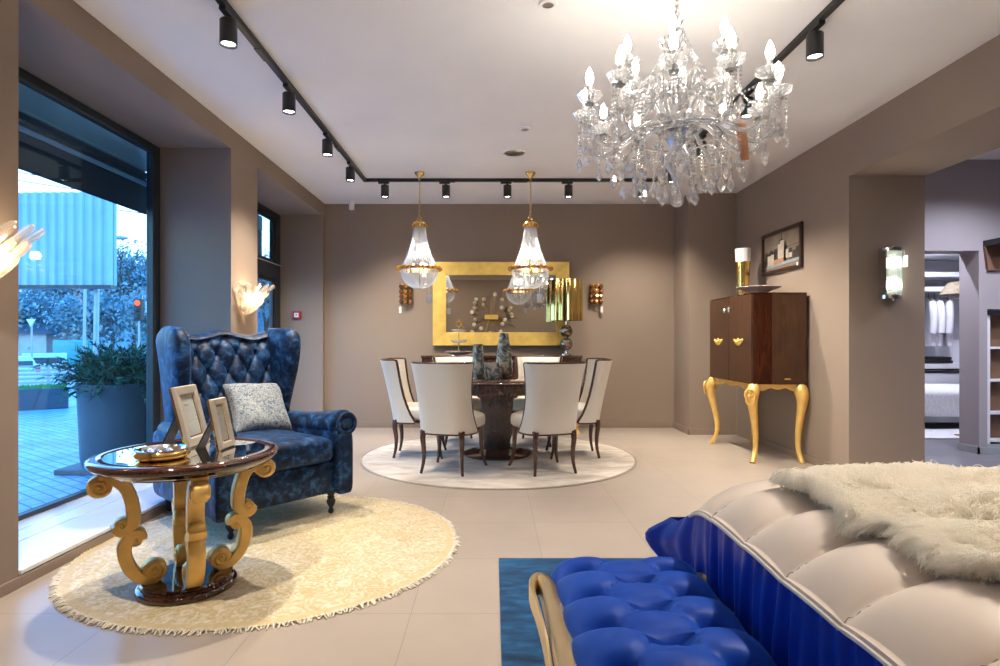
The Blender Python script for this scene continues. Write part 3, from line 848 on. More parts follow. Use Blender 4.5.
        grow(Vector((0, 0, 0)), Vector((r.gauss(0, .03), r.gauss(0, .03), 1)), h * .3, h * .022, 4)
        tr.build('trunk', M['bark'], root, fix=False)
        fo = MB()
        nper = 9 if bare else 34
        for t in tips:
            for k in range(nper):
                c = t + Vector((r.gauss(0, wd), r.gauss(0, wd), r.gauss(0, wd * .8)))
                if c.z < .3: continue
                s = r.uniform(.08, .2) * (.7 if bare else 1)
                a = Vector((r.gauss(0, 1), r.gauss(0, 1), r.gauss(0, 1))).normalized()
                b = a.cross(Vector((r.gauss(0, 1), r.gauss(0, 1), r.gauss(0, 1)))).normalized()
                fo.add([c - a * s, c + b * s * .6, c + a * s, c - b * s * .6], [(0, 1, 2, 3)])
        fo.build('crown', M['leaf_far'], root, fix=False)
    spec = [(-36.5, 50, 9, .8, 'dense tree behind the small house, left edge of the window'), (-33.5, 52, 10, .9, 'broad tree above the teal van'),
            (-30.5, 50, 9.5, .9, 'leafy tree between the billboard pole and the juniper'), (-27.5, 48, 11, .7, 'tallest bare crowned tree left of the red signal', True),
            (-25, 50, 9, .9, 'tree directly behind the red traffic light'), (-22.4, 50, 10, .9, 'tree seen low in the gap beside the wing chair'),
            (-20.0, 52, 10, .9, 'tree filling the lower pane of the far window'), (-17.6, 52, 9, .9, 'tree at the right edge of the far window'),
            (-35, 44, 6, .8, 'low bushy tree in front of the park beside the house'), (-29, 43, 5.5, .9, 'low bushy tree behind the van roof'), (-24, 42, 5.5, .9, 'low bushy tree behind the juniper')]
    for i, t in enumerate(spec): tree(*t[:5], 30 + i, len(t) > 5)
    # awning over the shop window
    aw = thing('awning', 'charcoal fabric awning drop with a pale cassette outside the window top', 'awning', (-2.98, 3.85, 2.235))
    MB().box(-.16, .0, -1.6, 1.25, .36, .56).build('cassette', M['awning_pale'], aw, bevel=.02)
    MB().box(-.10, .01, -1.6, 1.25, .30, .352).build('front_bar', M['awning'], aw, bevel=.01)
    MB().box(-.03, -.015, -1.6, 1.25, 0, .30).build('fabric_drop', M['awning'], aw)
    MB().tube([(.03, -1.6, .235), (.03, 1.25, .235)], .017, 10).build('pull_tube', M['metal_grey'], aw)
    for y in (-1.2, 0, 1.05): MB().box(-.02, .077, y - .02, y + .02, .545, .60).build('wall_bracket', M['awning'], aw)
    aw2 = thing('awning', 'charcoal awning drop outside the upper pane of the far window', 'awning', (-2.98, 6.55, 2.15))
    MB().box(-.16, .0, -1.0, 1.1, .40, .6).build('cassette', M['awning_pale'], aw2, bevel=.02)
    MB().box(-.03, -.015, -1.0, 1.1, 0, .40).build('fabric_drop', M['awning'], aw2)
    for y in (-.8, .9): MB().box(-.02, .077, y - .02, y + .02, .585, .64).build('wall_bracket', M['awning'], aw2)
# ================================================================== wing chair, pillow, side table and what stands on it
def build_wing_chair():
    M = MAT
    root = thing('wing_chair', 'navy crushed velvet wing chair with tufted back and rolled arms', 'armchair', (-1.56, 3.87, .010), rad(49.6))
    V = M['velvet_navy']
    # base frame under the seat
    superbox(MB(), (0, .08, .245), (.415, .48, .115), .18, .16, 56, 16).build('seat_frame', V, root)
    # seat cushion
    def crown(p):
        q = Vector(p); q.z += .018 * (1 - (p[0] / .34) ** 2) * (1 if p[2] > 0 else 0)
        return q
    superbox(MB(), (0, -.04, .425), (.325, .42, .088), .42, .2, 64, 24, crown).build('seat_cushion', V, root)
    # tufted back
    def ztop(x): return 1.190 + .018 * math.cos(2 * PI * x / .40)
    def yin(z): return .285 + .17 * (z - .42) / .75
    nu, nv = 96, 110
    hw = .335
    P = []
    for i in range(nu + 1):
        x = -hw + 2 * hw * i / nu
        row = []
        zt = ztop(x)
        for j in range(nv + 1):
            t = j / nv
            z = lerp(.40, zt - .05, t)
            a = x / .14 + (z - .918) / .25; b = x / .14 - (z - .918) / .25
            d = tuft(a, b)
            edge = min(1, (1 - t) / .08) ; edge = edge * edge * (3 - 2 * edge)
            lowf = min(1, max(0, (z - .55) / .1))
            row.append((x, yin(z) - .055 * (d * lowf * lerp(.5, 1, edge) + (1 - lowf) * .8), z))
        # roll over the top to the rear
        zc = zt - .05; yc = yin(zc) + .045
        for k in range(1, 9):
            an = PI * k / 8
            row.append((x, yc - .085 * math.cos(an), zc + .055 * math.sin(an)))
        row.append((x, yin(.8) + .15, .8)); row.append((x, yin(.4) + .19, .16))
        P.append(row)
    bk = MB().grid(P)
    bkobj = bk.build('backrest', V, root)
    # buttons at every knot
    for rI, z in enumerate((1.168 - .125, .918, .793, .668)):
        xs = [k * .07 for k in range(-4, 5)]
        for x in xs:
            a = x / .14 + (z - .918) / .25; b = x / .14 - (z - .918) / .25
            if abs(a - round(a)) < .02 and abs(b - round(b)) < .02:
                MB().sphere((x, yin(z) - .006, z), (.014, .009, .014), 12, 6).build('button', V, bkobj)
    # wings
    for s in (-1, 1):
        rows = []
        zs = [.44, .52, .60, .68, .76, .84, .92, 1.01, 1.08, 1.13, 1.17, 1.20, 1.22, 1.23]
        yf = [.27, .26, .245, .225, .20, .175, .15, .135, .13, .135, .15, .18, .22, .28]
        th = [.055, .055, .055, .056, .058, .06, .062, .064, .066, .066, .062, .054, .038, .012]
        for z, f, h in zip(zs, yf, th):
            yb = yin(z) + .13
            if z > 1.15: yb -= (z - 1.15) * 1.6
            xc = .350 + .025 * ((z - .44) / .79) ** 1.3
            ln = yb - f; row = []
            for i in range(40):
                an = 2 * PI * i / 40
                u = sgnpow(math.cos(an), .62)      # -1 front, +1 rear
                w = sgnpow(math.sin(an), .8)
                thick = h * (1.0 if u < -.2 else lerp(1, .75, (u + .2) / 1.2))
                flare = .03 * max(0, -u) ** 1.5 * (z - .4)
                row.append((s * (xc + thick * w + flare), (yb + f) / 2 + u * ln / 2, z))
            rows.append(row)
        mb = MB().grid(rows, closev=True, flip=(s < 0))
        mb.add(rows[-1], [tuple(range(40))], True)
        mb.build('wing', V, root)
    # arms
    for s in (-1, 1):
        mb = MB()
        # panel below the roll
        pr = []
        superbox(mb, (s * .385, .04, .345), (.062, .475, .215), .2, .2, 48, 20)
        # roll
        pts = []; rr = []
        for t in np.linspace(0, 1, 26):
            y = lerp(.40, -.43, t)
            pts.append((s * (.385 + .025 * t), y, .555 + .035 * t - .015 * math.sin(PI * t)))
            e = min(1, (1 - t) / .05)
            rr.append((.066 + .026 * t) * (math.sqrt(max(0.02, 1 - (1 - e) ** 2))))
        mb.tube(pts, rr, 28)
        ob = mb.build('arm', V, root)
        # gathered front facing with its boss and the pillar below
        ring = MB()
        cx, cz, yy = s * .41, .588, -.428
        ring.tube([(cx + .062 * math.cos(2 * PI * k / 28), yy, cz + .062 * math.sin(2 * PI * k / 28)) for k in range(28)], .017, 8, closed=True)
        ring.build('scroll_piping', V, ob)
        bo = MB().sphere((cx, yy - .002, cz), (.042, .022, .042), 18, 10)
        bo.build('scroll_boss', V, ob)
        pl = MB(); superbox(pl, (s * .40, -.40, .33), (.058, .045, .205), .3, .4, 32, 18); pl.build('front_pillar', V, ob)
    # turned legs
    for x, y in ((-.335, -.36), (.335, -.36), (-.335, .50), (.335, .50)):
        MB().lathe([(.011, 0), (.017, .006), (.019, .02), (.013, .032), (.012, .04), (.022, .055), (.030, .075), (.027, .09), (.018, .098), (.024, .104), (.024, .11), (.018, .116), (.028, .13), (.03, .15)], 20, (x, y, 0)).build('leg', M['black'], root)
    return root

def build_pillow():
    M = MAT
    root = thing('throw_pillow', 'pale blue grey patterned square pillow leaning in the wing chair', 'pillow', (-1.562, 4.040, .490), rad(47))
    n = 40; h = .205
    top = []; bot = []
    for i in range(n + 1):
        r1 = []; r2 = []
        for j in range(n + 1):
            u = -1 + 2 * i / n; v = -1 + 2 * j / n
            pin = 1 - .09 * (1 - u * u) * abs(v) ** 4 - 0
            pin2 = 1 - .09 * (1 - v * v) * abs(u) ** 4
            x = u * h * pin2; z = v * h * pin
            t = .085 * ((1 - u ** 4) * (1 - v ** 4)) ** .55 + .004
            t *= 1 + .05 * math.sin(6 * u + 4 * v)
            r1.append((x, -t, z)); r2.append((x, t, z))
        top.append(r1); bot.append(r2)
    Mx = Matrix.Rotation(rad(-38), 4, 'X') @ Matrix.Rotation(rad(3), 4, 'Y')
    Mx = Matrix.Translation((0, .11, .185)) @ Mx
    mb = MB().grid(top, M=Mx, flip=True).grid(bot, M=Mx)
    ob = mb.build('cover', M['pillow'], root, merge=True)
    # corner tufts
    ct = MB()
    for u, v in ((-1, -1), (1, -1), (1, 1), (-1, 1)):
        p = Mx @ Vector((u * h, 0, v * h)); q = Mx @ Vector((u * (h + .012), 0, v * (h + .012)))
        ct.tube([p, q], [.006, .002], 6)
    ct.build('corner_tip', M['fringe'], root)

def build_side_table():
    M = MAT
    CX, CY = -1.412, 2.730
    root = thing('side_table', 'round mirror topped side table on gold scroll legs', 'side table', (CX, CY, .010), math.atan2(.459, .888) + rad(7.5))
    root.scale.z = .978
    # local +x is across the view, local y away from the camera
    MB().lathe([(.0, 0), (.205, 0), (.213, .008), (.213, .022), (.207, .03), (.196, .033), (.192, .042), (.196, .05), (.19, .058), (.0, .06)], 72).build('base', M['mahogany'], root)
    MB().lathe([(.30, .575), (.345, .58), (.365, .59), (.372, .598), (.385, .604), (.394, .615), (.396, .628), (.388, .638), (.372, .642), (.338, .6425), (.333, .638), (.0, .637)], 96).build('tabletop', M['mahogany'], root)
    MB().lathe([(.0, .6385), (.333, .639)], 72, caps=False).build('mirror_top', M['mirror'], root)
    MB().lathe([(.0, .565), (.31, .565), (.32, .576), (.0, .578)], 64).build('under_board', M['mahogany'], root)
    up = smooth_path([(.345, .568, 0), (.318, .570, 0), (.285, .545, 0), (.248, .51, 0), (.226, .455, 0), (.217, .40, 0), (.217, .35, 0), (.228, .332, 0), (.25, .312, 0), (.275, .318, 0), (.283, .34, 0)], 5)
    lo = smooth_path([(.182, .264, 0), (.188, .287, 0), (.212, .291, 0), (.238, .270, 0), (.25, .235, 0), (.246, .19, 0), (.228, .14, 0), (.198, .098, 0), (.162, .074, 0), (.125, .068, 0)], 5)
    for k in range(4):
        an = PI / 2 * k
        ca, sa = math.cos(an), math.sin(an)
        def fn(a, b, d, ca=ca, sa=sa): return (a * ca - d * sa, a * sa + d * ca, b)
        m = MB()
        for path in (up, lo):
            q = [(p[0], p[1]) for p in path]
            nq = len(q)
            ths = [.052 * (.72 + .36 * math.sin(PI * min(1, i / nq * 1.05))) for i in range(nq)]
            m.band(q, ths, .034, fn)
        leg = m.build('leg', M['gold'], root, bevel=0)
        # volutes: disc with a raised spiral on either face
        for (cr, cz, R, turns, dirn, ph) in ((.340, .522, .048, 1.9, 1, 1.6), (.259, .342, .029, 1.6, 1, -1.2), (.207, .264, .027, 1.6, -1, 1.6), (.135, .112, .050, 1.9, -1, -1.6)):
            vm = MB()
            ring = []
            for (rr_, dd) in ((0, -.030), (R * .86, -.030), (R, -.024), (R, .024), (R * .86, .030), (0, .030)):
                ring.append([fn(cr + rr_ * math.cos(2 * PI * i / 28), cz + rr_ * math.sin(2 * PI * i / 28), dd) for i in range(28)])
            vm.grid(ring, closev=True)
            for sd in (-1, 1):
                pts = []; rs = []
                for t in np.linspace(0, 1, 44):
                    r_ = R * lerp(.86, .12, t); a_ = ph + dirn * t * turns * 2 * PI
                    pts.append(fn(cr + r_ * math.cos(a_), cz + r_ * math.sin(a_), sd * (.029 + .006 * t)))
                    rs.append(R * lerp(.15, .12, t))
                vm.tube(pts, rs, 6)
                vm.sphere(fn(cr, cz, sd * .033), R * .17, 10, 6)
            vm.build('volute', M['gold'], leg)
    return (CX, CY, .010 + .6390 * .978)

def build_table_things(top):
    M = MAT
    CX, CY, CZ = top
    def frame(name, label, p0, p1, h, lean, bw):
        """picture frame whose foot runs from p0 to p1 (seen left to right from +X), leaning back towards -X"""
        p0 = Vector((p0[0], p0[1], CZ)); p1 = Vector((p1[0], p1[1], CZ))
        w = (p1 - p0).length
        rz = math.atan2(p1.y - p0.y, p1.x - p0.x)       # local x along the foot
        root = thing(name, label, 'photo frame', p0, rz)
        tilt = math.asin(lean / h)
        T = Matrix.Rotation(-tilt, 4, 'X')
        def ring(m, x0, x1, z0, z1, x2, x3, z2, z3, ya, yb):
            o = [(x0, ya, z0), (x1, ya, z0), (x1, ya, z1), (x0, ya, z1)]; i = [(x2, yb, z2), (x3, yb, z2), (x3, yb, z3), (x2, yb, z3)]
            m.add(o + i, [(0, 1, 5, 4), (1, 2, 6, 5), (2, 3, 7, 6), (3, 0, 4, 7)], False, T)
        b = bw
        m = MB()
        ring(m, 0, w, 0, h, .006, w - .006, .006, h - .006, -.0, -.014)
        ring(m, .006, w - .006, .006, h - .006, b * .85, w - b * .85, b * .85, h - b * .85, -.014, -.012)
        ring(m, b * .85, w - b * .85, b * .85, h - b * .85, b, w - b, b, h - b, -.012, -.002)
        m.build('border', M['frame_champ'], root)
        m2 = MB(); ring(m2, b, w - b, b, h - b, b + .008, w - b - .008, b + .008, h - b - .008, -.004, -.0015); m2.build('inner_bevel', M['frame_gold'], root)
        MB().box(0, w, .0, .012, 0, h, T).build('back_board', M['frame_gold'], root, bevel=.002)
        pp = MB(); pp.box(b + .006, w - b - .006, -.0018, 0, b + .006, h - b - .006, T); pa = pp.build('paper_insert', M['paper'], root)
        mk = MB()
        for k, (fx0, fx1, fz) in enumerate(((.24, .31, .74), (.34, .37, .74), (.40, .50, .74), (.27, .43, .62))):
            iw = w - 2 * b; ih = h - 2 * b
            mk.box(b + fx0 * iw, b + fx1 * iw, -.0022, -.0018, b + fz * ih, b + fz * ih + (.010 if k < 3 else .003), T)
        mk.build('printed_mark', M['nickel'], pa)
        MB().box(b, w - b, -.0035, -.0030, b, h - b, T).build('glass', M['pane_clear'], root)
        # strut behind
        y1 = .02 + h * .42
        zt = h * .66
        ty = math.sin(tilt) * zt + .012
        s = MB(); q0 = w * .33; q1 = w * .67
        s.add([(q0, ty, zt), (q1, ty, zt), (q1 + .015, y1, 0), (q0 - .015, y1, 0), (q0, ty + .008, zt), (q1, ty + .008, zt), (q1 + .015, y1 + .008, 0), (q0 - .015, y1 + .008, 0)],
              [(0, 1, 2, 3), (7, 6, 5, 4), (0, 4, 5, 1), (1, 5, 6, 2), (2, 6, 7, 3), (3, 7, 4, 0)])
        s.build('strut', M['black'], root)
    frame('photo_frame', 'larger champagne photo frame standing behind the bowl on the side table', (-1.440, 2.775), (-1.452, 3.011), .30, .075, .047)
    frame('photo_frame', 'smaller champagne photo frame nearest the pillow on the side table', (-1.269, 2.735), (-1.265, 2.879), .243, .05, .034)
    bw = thing('bowl', 'round silver ashtray bowl with a gold band on the mirrored table', 'bowl', (-1.445, 2.575, CZ + .0005))
    MB().lathe([(.085, 0), (.1, .004), (.112, .016), (.112, .026), (.104, .036)], 48, caps=False).build('gold_band', M['gold_bright'], bw)
    MB().lathe([(.104, .036), (.103, .042), (.096, .044), (.088, .038), (.082, .020), (.06, .014), (.0, .012)], 48, caps=False).build('rim', M['chrome'], bw)
    MB().lathe([(0, .001), (.088, .001)], 40, caps=False).build('foot', M['gold_bright'], bw)
    kb = MB()
    for k in range(5):
        a = 2 * PI * k / 5
        kb.sphere((.04 * math.cos(a), .04 * math.sin(a), .026), (.016, .016, .014), 10, 6)
    kb.build('silver_knobs', M['chrome'], bw)

def build_gold_rug():
    M = MAT
    root = thing('round_rug', 'round golden patterned rug with a fringe under the wing chair', 'rug', (-1.21, 3.313, 0))
    MB().lathe([(.99, 0.001), (.995, .006), (.985, .010), (.0, .010)], 128).build('pile', M['rug_gold'], root)
    fr = MB(); r = random.Random(5)
    for k in range(460):
        a = 2 * PI * k / 460 + r.gauss(0, .003)
        ln = r.uniform(.028, .046)
        if -1.21 + 1.0 * math.cos(a) < -2.15: ln *= .3
        tw = r.gauss(0, .012)
        p0 = Vector((.985 * math.cos(a), .985 * math.sin(a), .006)); d = Vector((math.cos(a + tw), math.sin(a + tw), 0)); t = Vector((-d.y, d.x, 0))
        fr.tube([p0, p0 + d * ln * .5 + Vector((0, 0, .004 + r.random() * .003)) + t * r.gauss(0, .003), p0 + d * ln + t * r.gauss(0, .007) + Vector((0, 0, -.003))], [.003, .0045, .003], 5)
    fr.build('fringe', M['fringe'], root, fix=False)
# ================================================================== dining group
def build_dining():
    M = MAT
    TX, TY = .04, 5.88
    # rug
    rg = thing('dining_rug', 'large round ivory rug under the dining table and chairs', 'rug', (.05, 5.85, 0))
    MB().lathe([(1.318, .010), (.0, .0115)], 128, caps=False).build('pile', M['rug_dining'], rg)
    MB().lathe([(1.336, .0005), (1.338, .006), (1.332, .0115), (1.318, .0105), (1.316, .0005)], 128, caps=False).build('binding', M['rug_edge'], rg)
    Z0 = .012
    # table
    t = thing('dining_table', 'round dark glossy dining table with a ribbed apron and column', 'table', (TX, TY, Z0))
    MB().lathe([(.0, .728), (.585, .728), (.596, .733), (.598, .740), (.592, .746), (.0, .747)], 120).build('tabletop', M['mahogany'], t)
    MB().lathe([(.53, .63), (.572, .632), (.582, .64), (.582, .725), (.53, .727)], 768, mod=lambda a, k: 1 + .011 * (math.cos(a * 96)) if k in (2, 3) else 1, caps=False).build('ribbed_apron', M['mahogany_ribs'], t)
    MB().lathe([(.0, .632), (.535, .632)], 64, caps=False).build('underside', M['mahogany'], t)
    MB().lathe([(.125, .045), (.128, .08), (.135, .3), (.165, .56), (.19, .633)], 288, mod=lambda a, k: 1 + .028 * math.cos(a * 36)).build('fluted_column', M['mahogany_ribs'], t)
    MB().lathe([(.325, 0), (.338, .008), (.338, .02), (.32, .03), (.25, .042), (.18, .05), (.165, .062), (.13, .066)], 80).build('base', M['mahogany'], t)
    # chairs
    def make_chair():
        root = thing('dining_chair', '', 'chair', (0, 0, 0), 0, 'ivory chairs round the dining table')
        ZB, ZT = .345, .94
        def yb(z): return .245 + .125 * ((z - ZB) / (ZT - ZB)) ** 1.15
        def w(z): return interp(z, [.345, .45, .55, .65, .75, .85, .95], [.250, .240, .235, .237, .245, .258, .275])
        def yf(z): return interp(z, [.345, .38, .42, .47, .53, .60, .70, .80, .90, .95], [.010, .028, .055, .078, .102, .125, .148, .165, .180, .187])
        nz, nt_ = 30, 44
        def pt(z, th, off):
            W = w(z) - off; a = yb(z) - off; f = yf(z)
            sx = sgnpow(math.sin(th), .72); cy = max(0, math.cos(th)) ** .72
            return Vector((W * sx, f + (a - f) * cy, z))
        outer = []; inner = []
        for j in range(nz + 1):
            z = lerp(ZB, ZT, j / nz)
            outer.append([pt(z, lerp(-PI / 2, PI / 2, i / nt_), 0) for i in range(nt_ + 1)])
            row = []
            for i in range(nt_ + 1):
                th = lerp(-PI / 2, PI / 2, i / nt_)
                p = pt(z, th, .034)
                flatn = max(0, math.cos(th)) ** .5
                aa = p.x / .15 + (z - .82) / .16; bb = p.x / .15 - (z - .82) / .16
                up = min(1, max(0, (z - .52) / .06)) * min(1, (ZT - z) / .04)
                p.y -= .024 * tuft(aa, bb) * flatn * up
                row.append(p)
            inner.append(row)
        MB().grid(outer, flip=True).build('outer_back', M['chair_white'], root)
        inn = MB().grid(inner)
        for a, b in ((outer, inner),):
            inn.grid([[a[-1][i] for i in range(nt_ + 1)], [b[-1][i] for i in range(nt_ + 1)]], smooth=False)
            for e in (0, -1):
                inn.grid([[r[e] for r in a], [r[e] for r in b]], smooth=False)
        ib = inn.build('inner_back', M['chair_in'], root)
        for z in (.82, .74, .66):
            for k in range(-2, 3):
                x = k * .075
                aa = x / .15 + (z - .82) / .16; bb = x / .15 - (z - .82) / .16
                if abs(aa - round(aa)) < .02 and abs(bb - round(bb)) < .02 and abs(x) < .16:
                    th = math.asin(min(1, (abs(x) / (w(z) - .034)) ** (1 / .72))) * (1 if x > 0 else -1)
                    p = pt(z, th, .034)
                    MB().sphere((x, p.y - .004, z), (.010, .007, .010), 10, 6).build('button', M['chair_in'], ib)
        # dark show-wood edging
        edge = []
        for j in range(nz + 1): edge.append(outer[j][0].lerp(inner[j][0], .22) + Vector((0, -.005, 0)))
        top = [outer[-1][i].lerp(inner[-1][i], .4) + Vector((0, 0, .003)) for i in range(1, nt_)]
        e2 = [outer[j][-1].lerp(inner[j][-1], .22) + Vector((0, -.005, 0)) for j in range(nz, -1, -1)]
        m = MB().tube(edge + top + e2, .0125, 8)
        m.tube([p + Vector((0, 0, -.004)) for p in outer[0]], .008, 6)
        m.build('edging', M['leg_wood'], root)
        # seat
        def cr(p):
            q = Vector(p)
            f = (q.y + .03) / .25
            q.x *= 1.0 + .17 * max(0, -f) - .10 * max(0, f)
            if p[2] > 0: q.z += .022 * (1 - (p[0] / .25) ** 2)
            return q
        superbox(MB(), (0, -.02, .425), (.242, .245, .066), .45, .5, 56, 20, cr).build('seat', M['chair_in'], root)
        MB().box(-.20, .20, -.205, .21, .335, .375).build('seat_rail', M['leg_wood'], root, bevel=.01)
        # legs
        for sx in (-1, 1):
            fr = smooth_path([(sx * .195, -.195, .375), (sx * .203, -.208, .30), (sx * .205, -.212, .20), (sx * .213, -.222, .10), (sx * .238, -.247, .0)], 5)
            n = len(fr)
            MB().tube(fr, [lerp(.029, .013, min(1, i / n * 1.15)) for i in range(n)], 10).build('leg', M['leg_wood'], root)
            re = smooth_path([(sx * .172, .205, .365), (sx * .178, .212, .30), (sx * .174, .200, .20), (sx * .175, .202, .10), (sx * .190, .222, .0)], 5)
            MB().tube(re, [lerp(.028, .013, min(1, i / n * 1.15)) for i in range(n)], 10).build('leg', M['leg_wood'], root)
        return root
    ch = make_chair()
    spots = [((-.365, 5.185), 162, 'ivory dining chair in front of the table on the left, its back to the viewer'),
             ((.455, 5.185), 199, 'ivory dining chair in front of the table on the right, its back to the viewer'),
             ((-.735, 5.87), 90, 'ivory dining chair seen in profile at the left end of the table'),
             ((.80, 5.865), -90, 'ivory dining chair seen in profile at the right end of the table'),
             ((-.36, 6.56), 18, 'ivory dining chair behind the table on the left, facing the viewer'),
             ((.46, 6.56), -18, 'ivory dining chair behind the table on the right, facing the viewer')]
    for k, ((x, y), dz, lab) in enumerate(spots):
        if k == 0:
            ch.location = (x, y, Z0); ch.rotation_euler.z = rad(dz); ch['label'] = lab
        else: dup(ch, (x, y, Z0), rad(dz), lab)
    # vases
    zt = Z0 + .7475
    def vase(x, y, prof, label, n=40):
        v = thing('vase', label, 'vase', (x, y, zt), 0, 'etched glass vases on the dining table')
        MB().lathe(prof, n, caps=True).build('body', M['vase'], v)
        r, z = prof[-1]
        MB().lathe([(r, z - .001), (r + .002, z + .003), (r - .006, z + .003), (r - .012, z - .05), (0, z - .06)], n, caps=False).build('lip', M['smoke_glass'], v)
        MB().lathe([(prof[0][0] * .98, 0), (prof[0][0] * 1.04, .006), (prof[0][0] * 1.0, .014)], n, caps=False).build('foot', M['smoke_glass'], v)
    vase(-.155, 6.12, [(.045, .0), (.058, .012), (.070, .06), (.067, .12), (.055, .25), (.048, .34), (.047, .345)], 'tall grey etched glass vase on the left of the vase trio')
    vase(.115, 6.17, [(.06, .0), (.080, .02), (.094, .08), (.092, .13), (.073, .27), (.050, .43), (.047, .455), (.046, .46)], 'tallest etched glass vase, golden grey, on the dining table')
    sq = thing('vase', 'short cube shaped etched glass vase between two taller vases', 'vase', (-.015, 5.95, zt), rad(6), 'etched glass vases on the dining table')
    MB().box(-.07, .07, -.07, .07, 0, .165).build('body', M['vase'], sq, bevel=.010)
    MB().box(-.056, .056, -.056, .056, .160, .1665).build('rim', M['smoke_glass'], sq, bevel=.002)
    # sideboard
    SX, SY = .107, 7.46
    sb = thing('sideboard', 'long dark wood sideboard on gold feet below the gilt mirror', 'sideboard', (SX, SY, 0))
    hw, hd = .99, .26
    MB().box(-hw, hw, -hd, hd, .93, .96).build('top', M['mahogany'], sb, bevel=.006)
    MB().box(-hw + .012, hw - .012, -hd + .012, hd, .22, .93).build('carcass', M['mahogany'], sb, bevel=.004)
    for k in range(3):
        a = -hw + .05 + k * .64
        d = MB().box(a, a + .60, -hd - .006, -hd + .014, .26, .90).build('door', M['mahogany'], sb, bevel=.004)
        MB().sphere((a + (.56 if k != 2 else .04), -hd - .018, .58), .014, 12, 8).build('knob', M['gold_bright'], d)
    for sx in (-1, 1):
        for sy in (-1, 1):
            p = smooth_path([(sx * (hw - .10), sy * (hd - .07), .23), (sx * (hw - .05), sy * (hd - .03), .17), (sx * (hw - .08), sy * (hd - .06), .07), (sx * (hw - .045), sy * (hd - .03), .0)], 5)
            MB().tube(p, [lerp(.05, .02, min(1, i / len(p) * 1.2)) for i in range(len(p))], 10).build('leg', M['gold'], sb)
    # cake stand
    ck = thing('cake_stand', 'three tier white cake stand with a gold rod on the sideboard', 'cake stand', (-.43, 7.42, .961))
    for z, r in ((.012, .17), (.155, .105), (.29, .092)):
        p = MB().lathe([(r * .5, z), (r * .7, z + .003), (r, z + .026), (r * .99, z + .034), (r * .7, z + .010), (0, z + .005)], 40).build('plate', M['white_china'], ck)
        MB().tube([(r * math.cos(2 * PI * k / 36), r * math.sin(2 * PI * k / 36), z + .033) for k in range(36)], .0025, 5, closed=True).build('gilt_rim', M['gold_bright'], p)
    MB().lathe([(.0, .0), (.06, .0), (.055, .012)], 20).build('foot', M['white_china'], ck)
    MB().lathe([(.012, .02), (.016, .03), (.006, .05), (.006, .14), (.012, .15), (.006, .18), (.006, .28), (.012, .295), (.006, .33), (.005, .36)], 14).build('rod', M['gold_bright'], ck)
    MB().tube([(.035 * math.cos(2 * PI * k / 20), 0, .395 + .035 * math.sin(2 * PI * k / 20)) for k in range(20)], .006, 6, closed=True).sphere((0, 0, .437), .011, 8, 6).build('ring_handle', M['gold_bright'], ck)
    # gold table lamp
    lp = thing('table_lamp', 'table lamp with a fluted gold foil shade on smoked glass balls', 'lamp', (.925, 7.44, .961))
    MB().lathe([(.0, 0), (.075, 0), (.075, .012), (.03, .022), (.022, .05), (.03, .062)], 32).build('base', M['chrome'], lp)
    for z in (.14, .30): MB().sphere((0, 0, z), (.082, .082, .08), 28, 18).build('glass_ball', M['smoke_glass'], lp)
    MB().lathe([(.024, .214), (.03, .222), (.024, .23)], 20).build('collar', M['chrome'], lp)
    MB().tube([(0, 0, .37), (0, 0, .60)], .01, 8).build('stem', M['chrome'], lp)
    md = lambda a, k: 1 + .045 * math.cos(a * 13)
    sh = MB().lathe([(.20, .435), (.193, .945)], 260, mod=md, caps=False).lathe([(.194, .435), (.187, .945)], 260, mod=md, caps=False)
    sh.build('lamp_shade', M['gold_shade'], lp)
    MB().tube([(0, 0, .60), (.07, 0, .66), (.19, 0, .66)], .004, 5).tube([(0, 0, .60), (-.07, 0, .66), (-.19, 0, .66)], .004, 5).build('shade_spider', M['chrome'], lp)
    # mirror
    mr = thing('wall_mirror', 'wide rectangular mirror in a broad gold leaf frame on the far wall', 'mirror', (.105, 7.715, 1.623))
    W, Hh, b = .89, .545, .172
    fr = MB()
    O = [(-W, -Hh), (W, -Hh), (W, Hh), (-W, Hh)]; I = [(-W + b, -Hh + b), (W - b, -Hh + b), (W - b, Hh - b), (-W + b, Hh - b)]
    for k in range(4):
        j = (k + 1) % 4
        fm = MB()
        a0, a1, b1, b0 = O[k], O[j], I[j], I[k]
        ya, yb_ = -.035, -.022
        vs = [(a0[0], ya, a0[1]), (a1[0], ya, a1[1]), (b1[0], yb_, b1[1]), (b0[0], yb_, b0[1]), (a0[0], .03, a0[1]), (a1[0], .03, a1[1]), (b1[0], .03, b1[1]), (b0[0], .03, b0[1])]
        fm.add(vs, [(0, 1, 2, 3), (7, 6, 5, 4), (0, 4, 5, 1), (1, 5, 6, 2), (2, 6, 7, 3), (3, 7, 4, 0)])
        fm.build('frame_rail', M['gold_panel'], mr, bevel=.003)
    MB().box(-W + b - .01, W - b + .01, -.006, .0, -Hh + b - .01, Hh - b + .01).build('glass', M['mirror_dim'], mr)
    # amber wall lights
    def amber(x, label, tagx):
        r = thing('amber_wall_light', label, 'wall light', (x, 7.735, 1.75))
        MB().box(-.085, .085, -.01, .012, -.135, .135).build('back_plate', M['brass'], r, bevel=.004)
        for row in range(4):
            for col in range(3):
                a = rad(-58 + 58 * col)
                c = (.072 * math.sin(a), -.02 - .055 * math.cos(a), -.1 + .0665 * row)
                g = MB(); g.sphere(c, (.027, .022, .030), 10, 7, smooth=False)
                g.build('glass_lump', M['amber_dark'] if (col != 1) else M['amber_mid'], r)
        cg = MB()
        for row in range(5):
            z = -.133 + .0665 * row
            cg.tube([(.095 * math.sin(rad(t)), -.012 - .062 * math.cos(rad(t)), z) for t in range(-90, 91, 15)], .004, 5)
        cg.build('brass_cage', M['brass'], r)
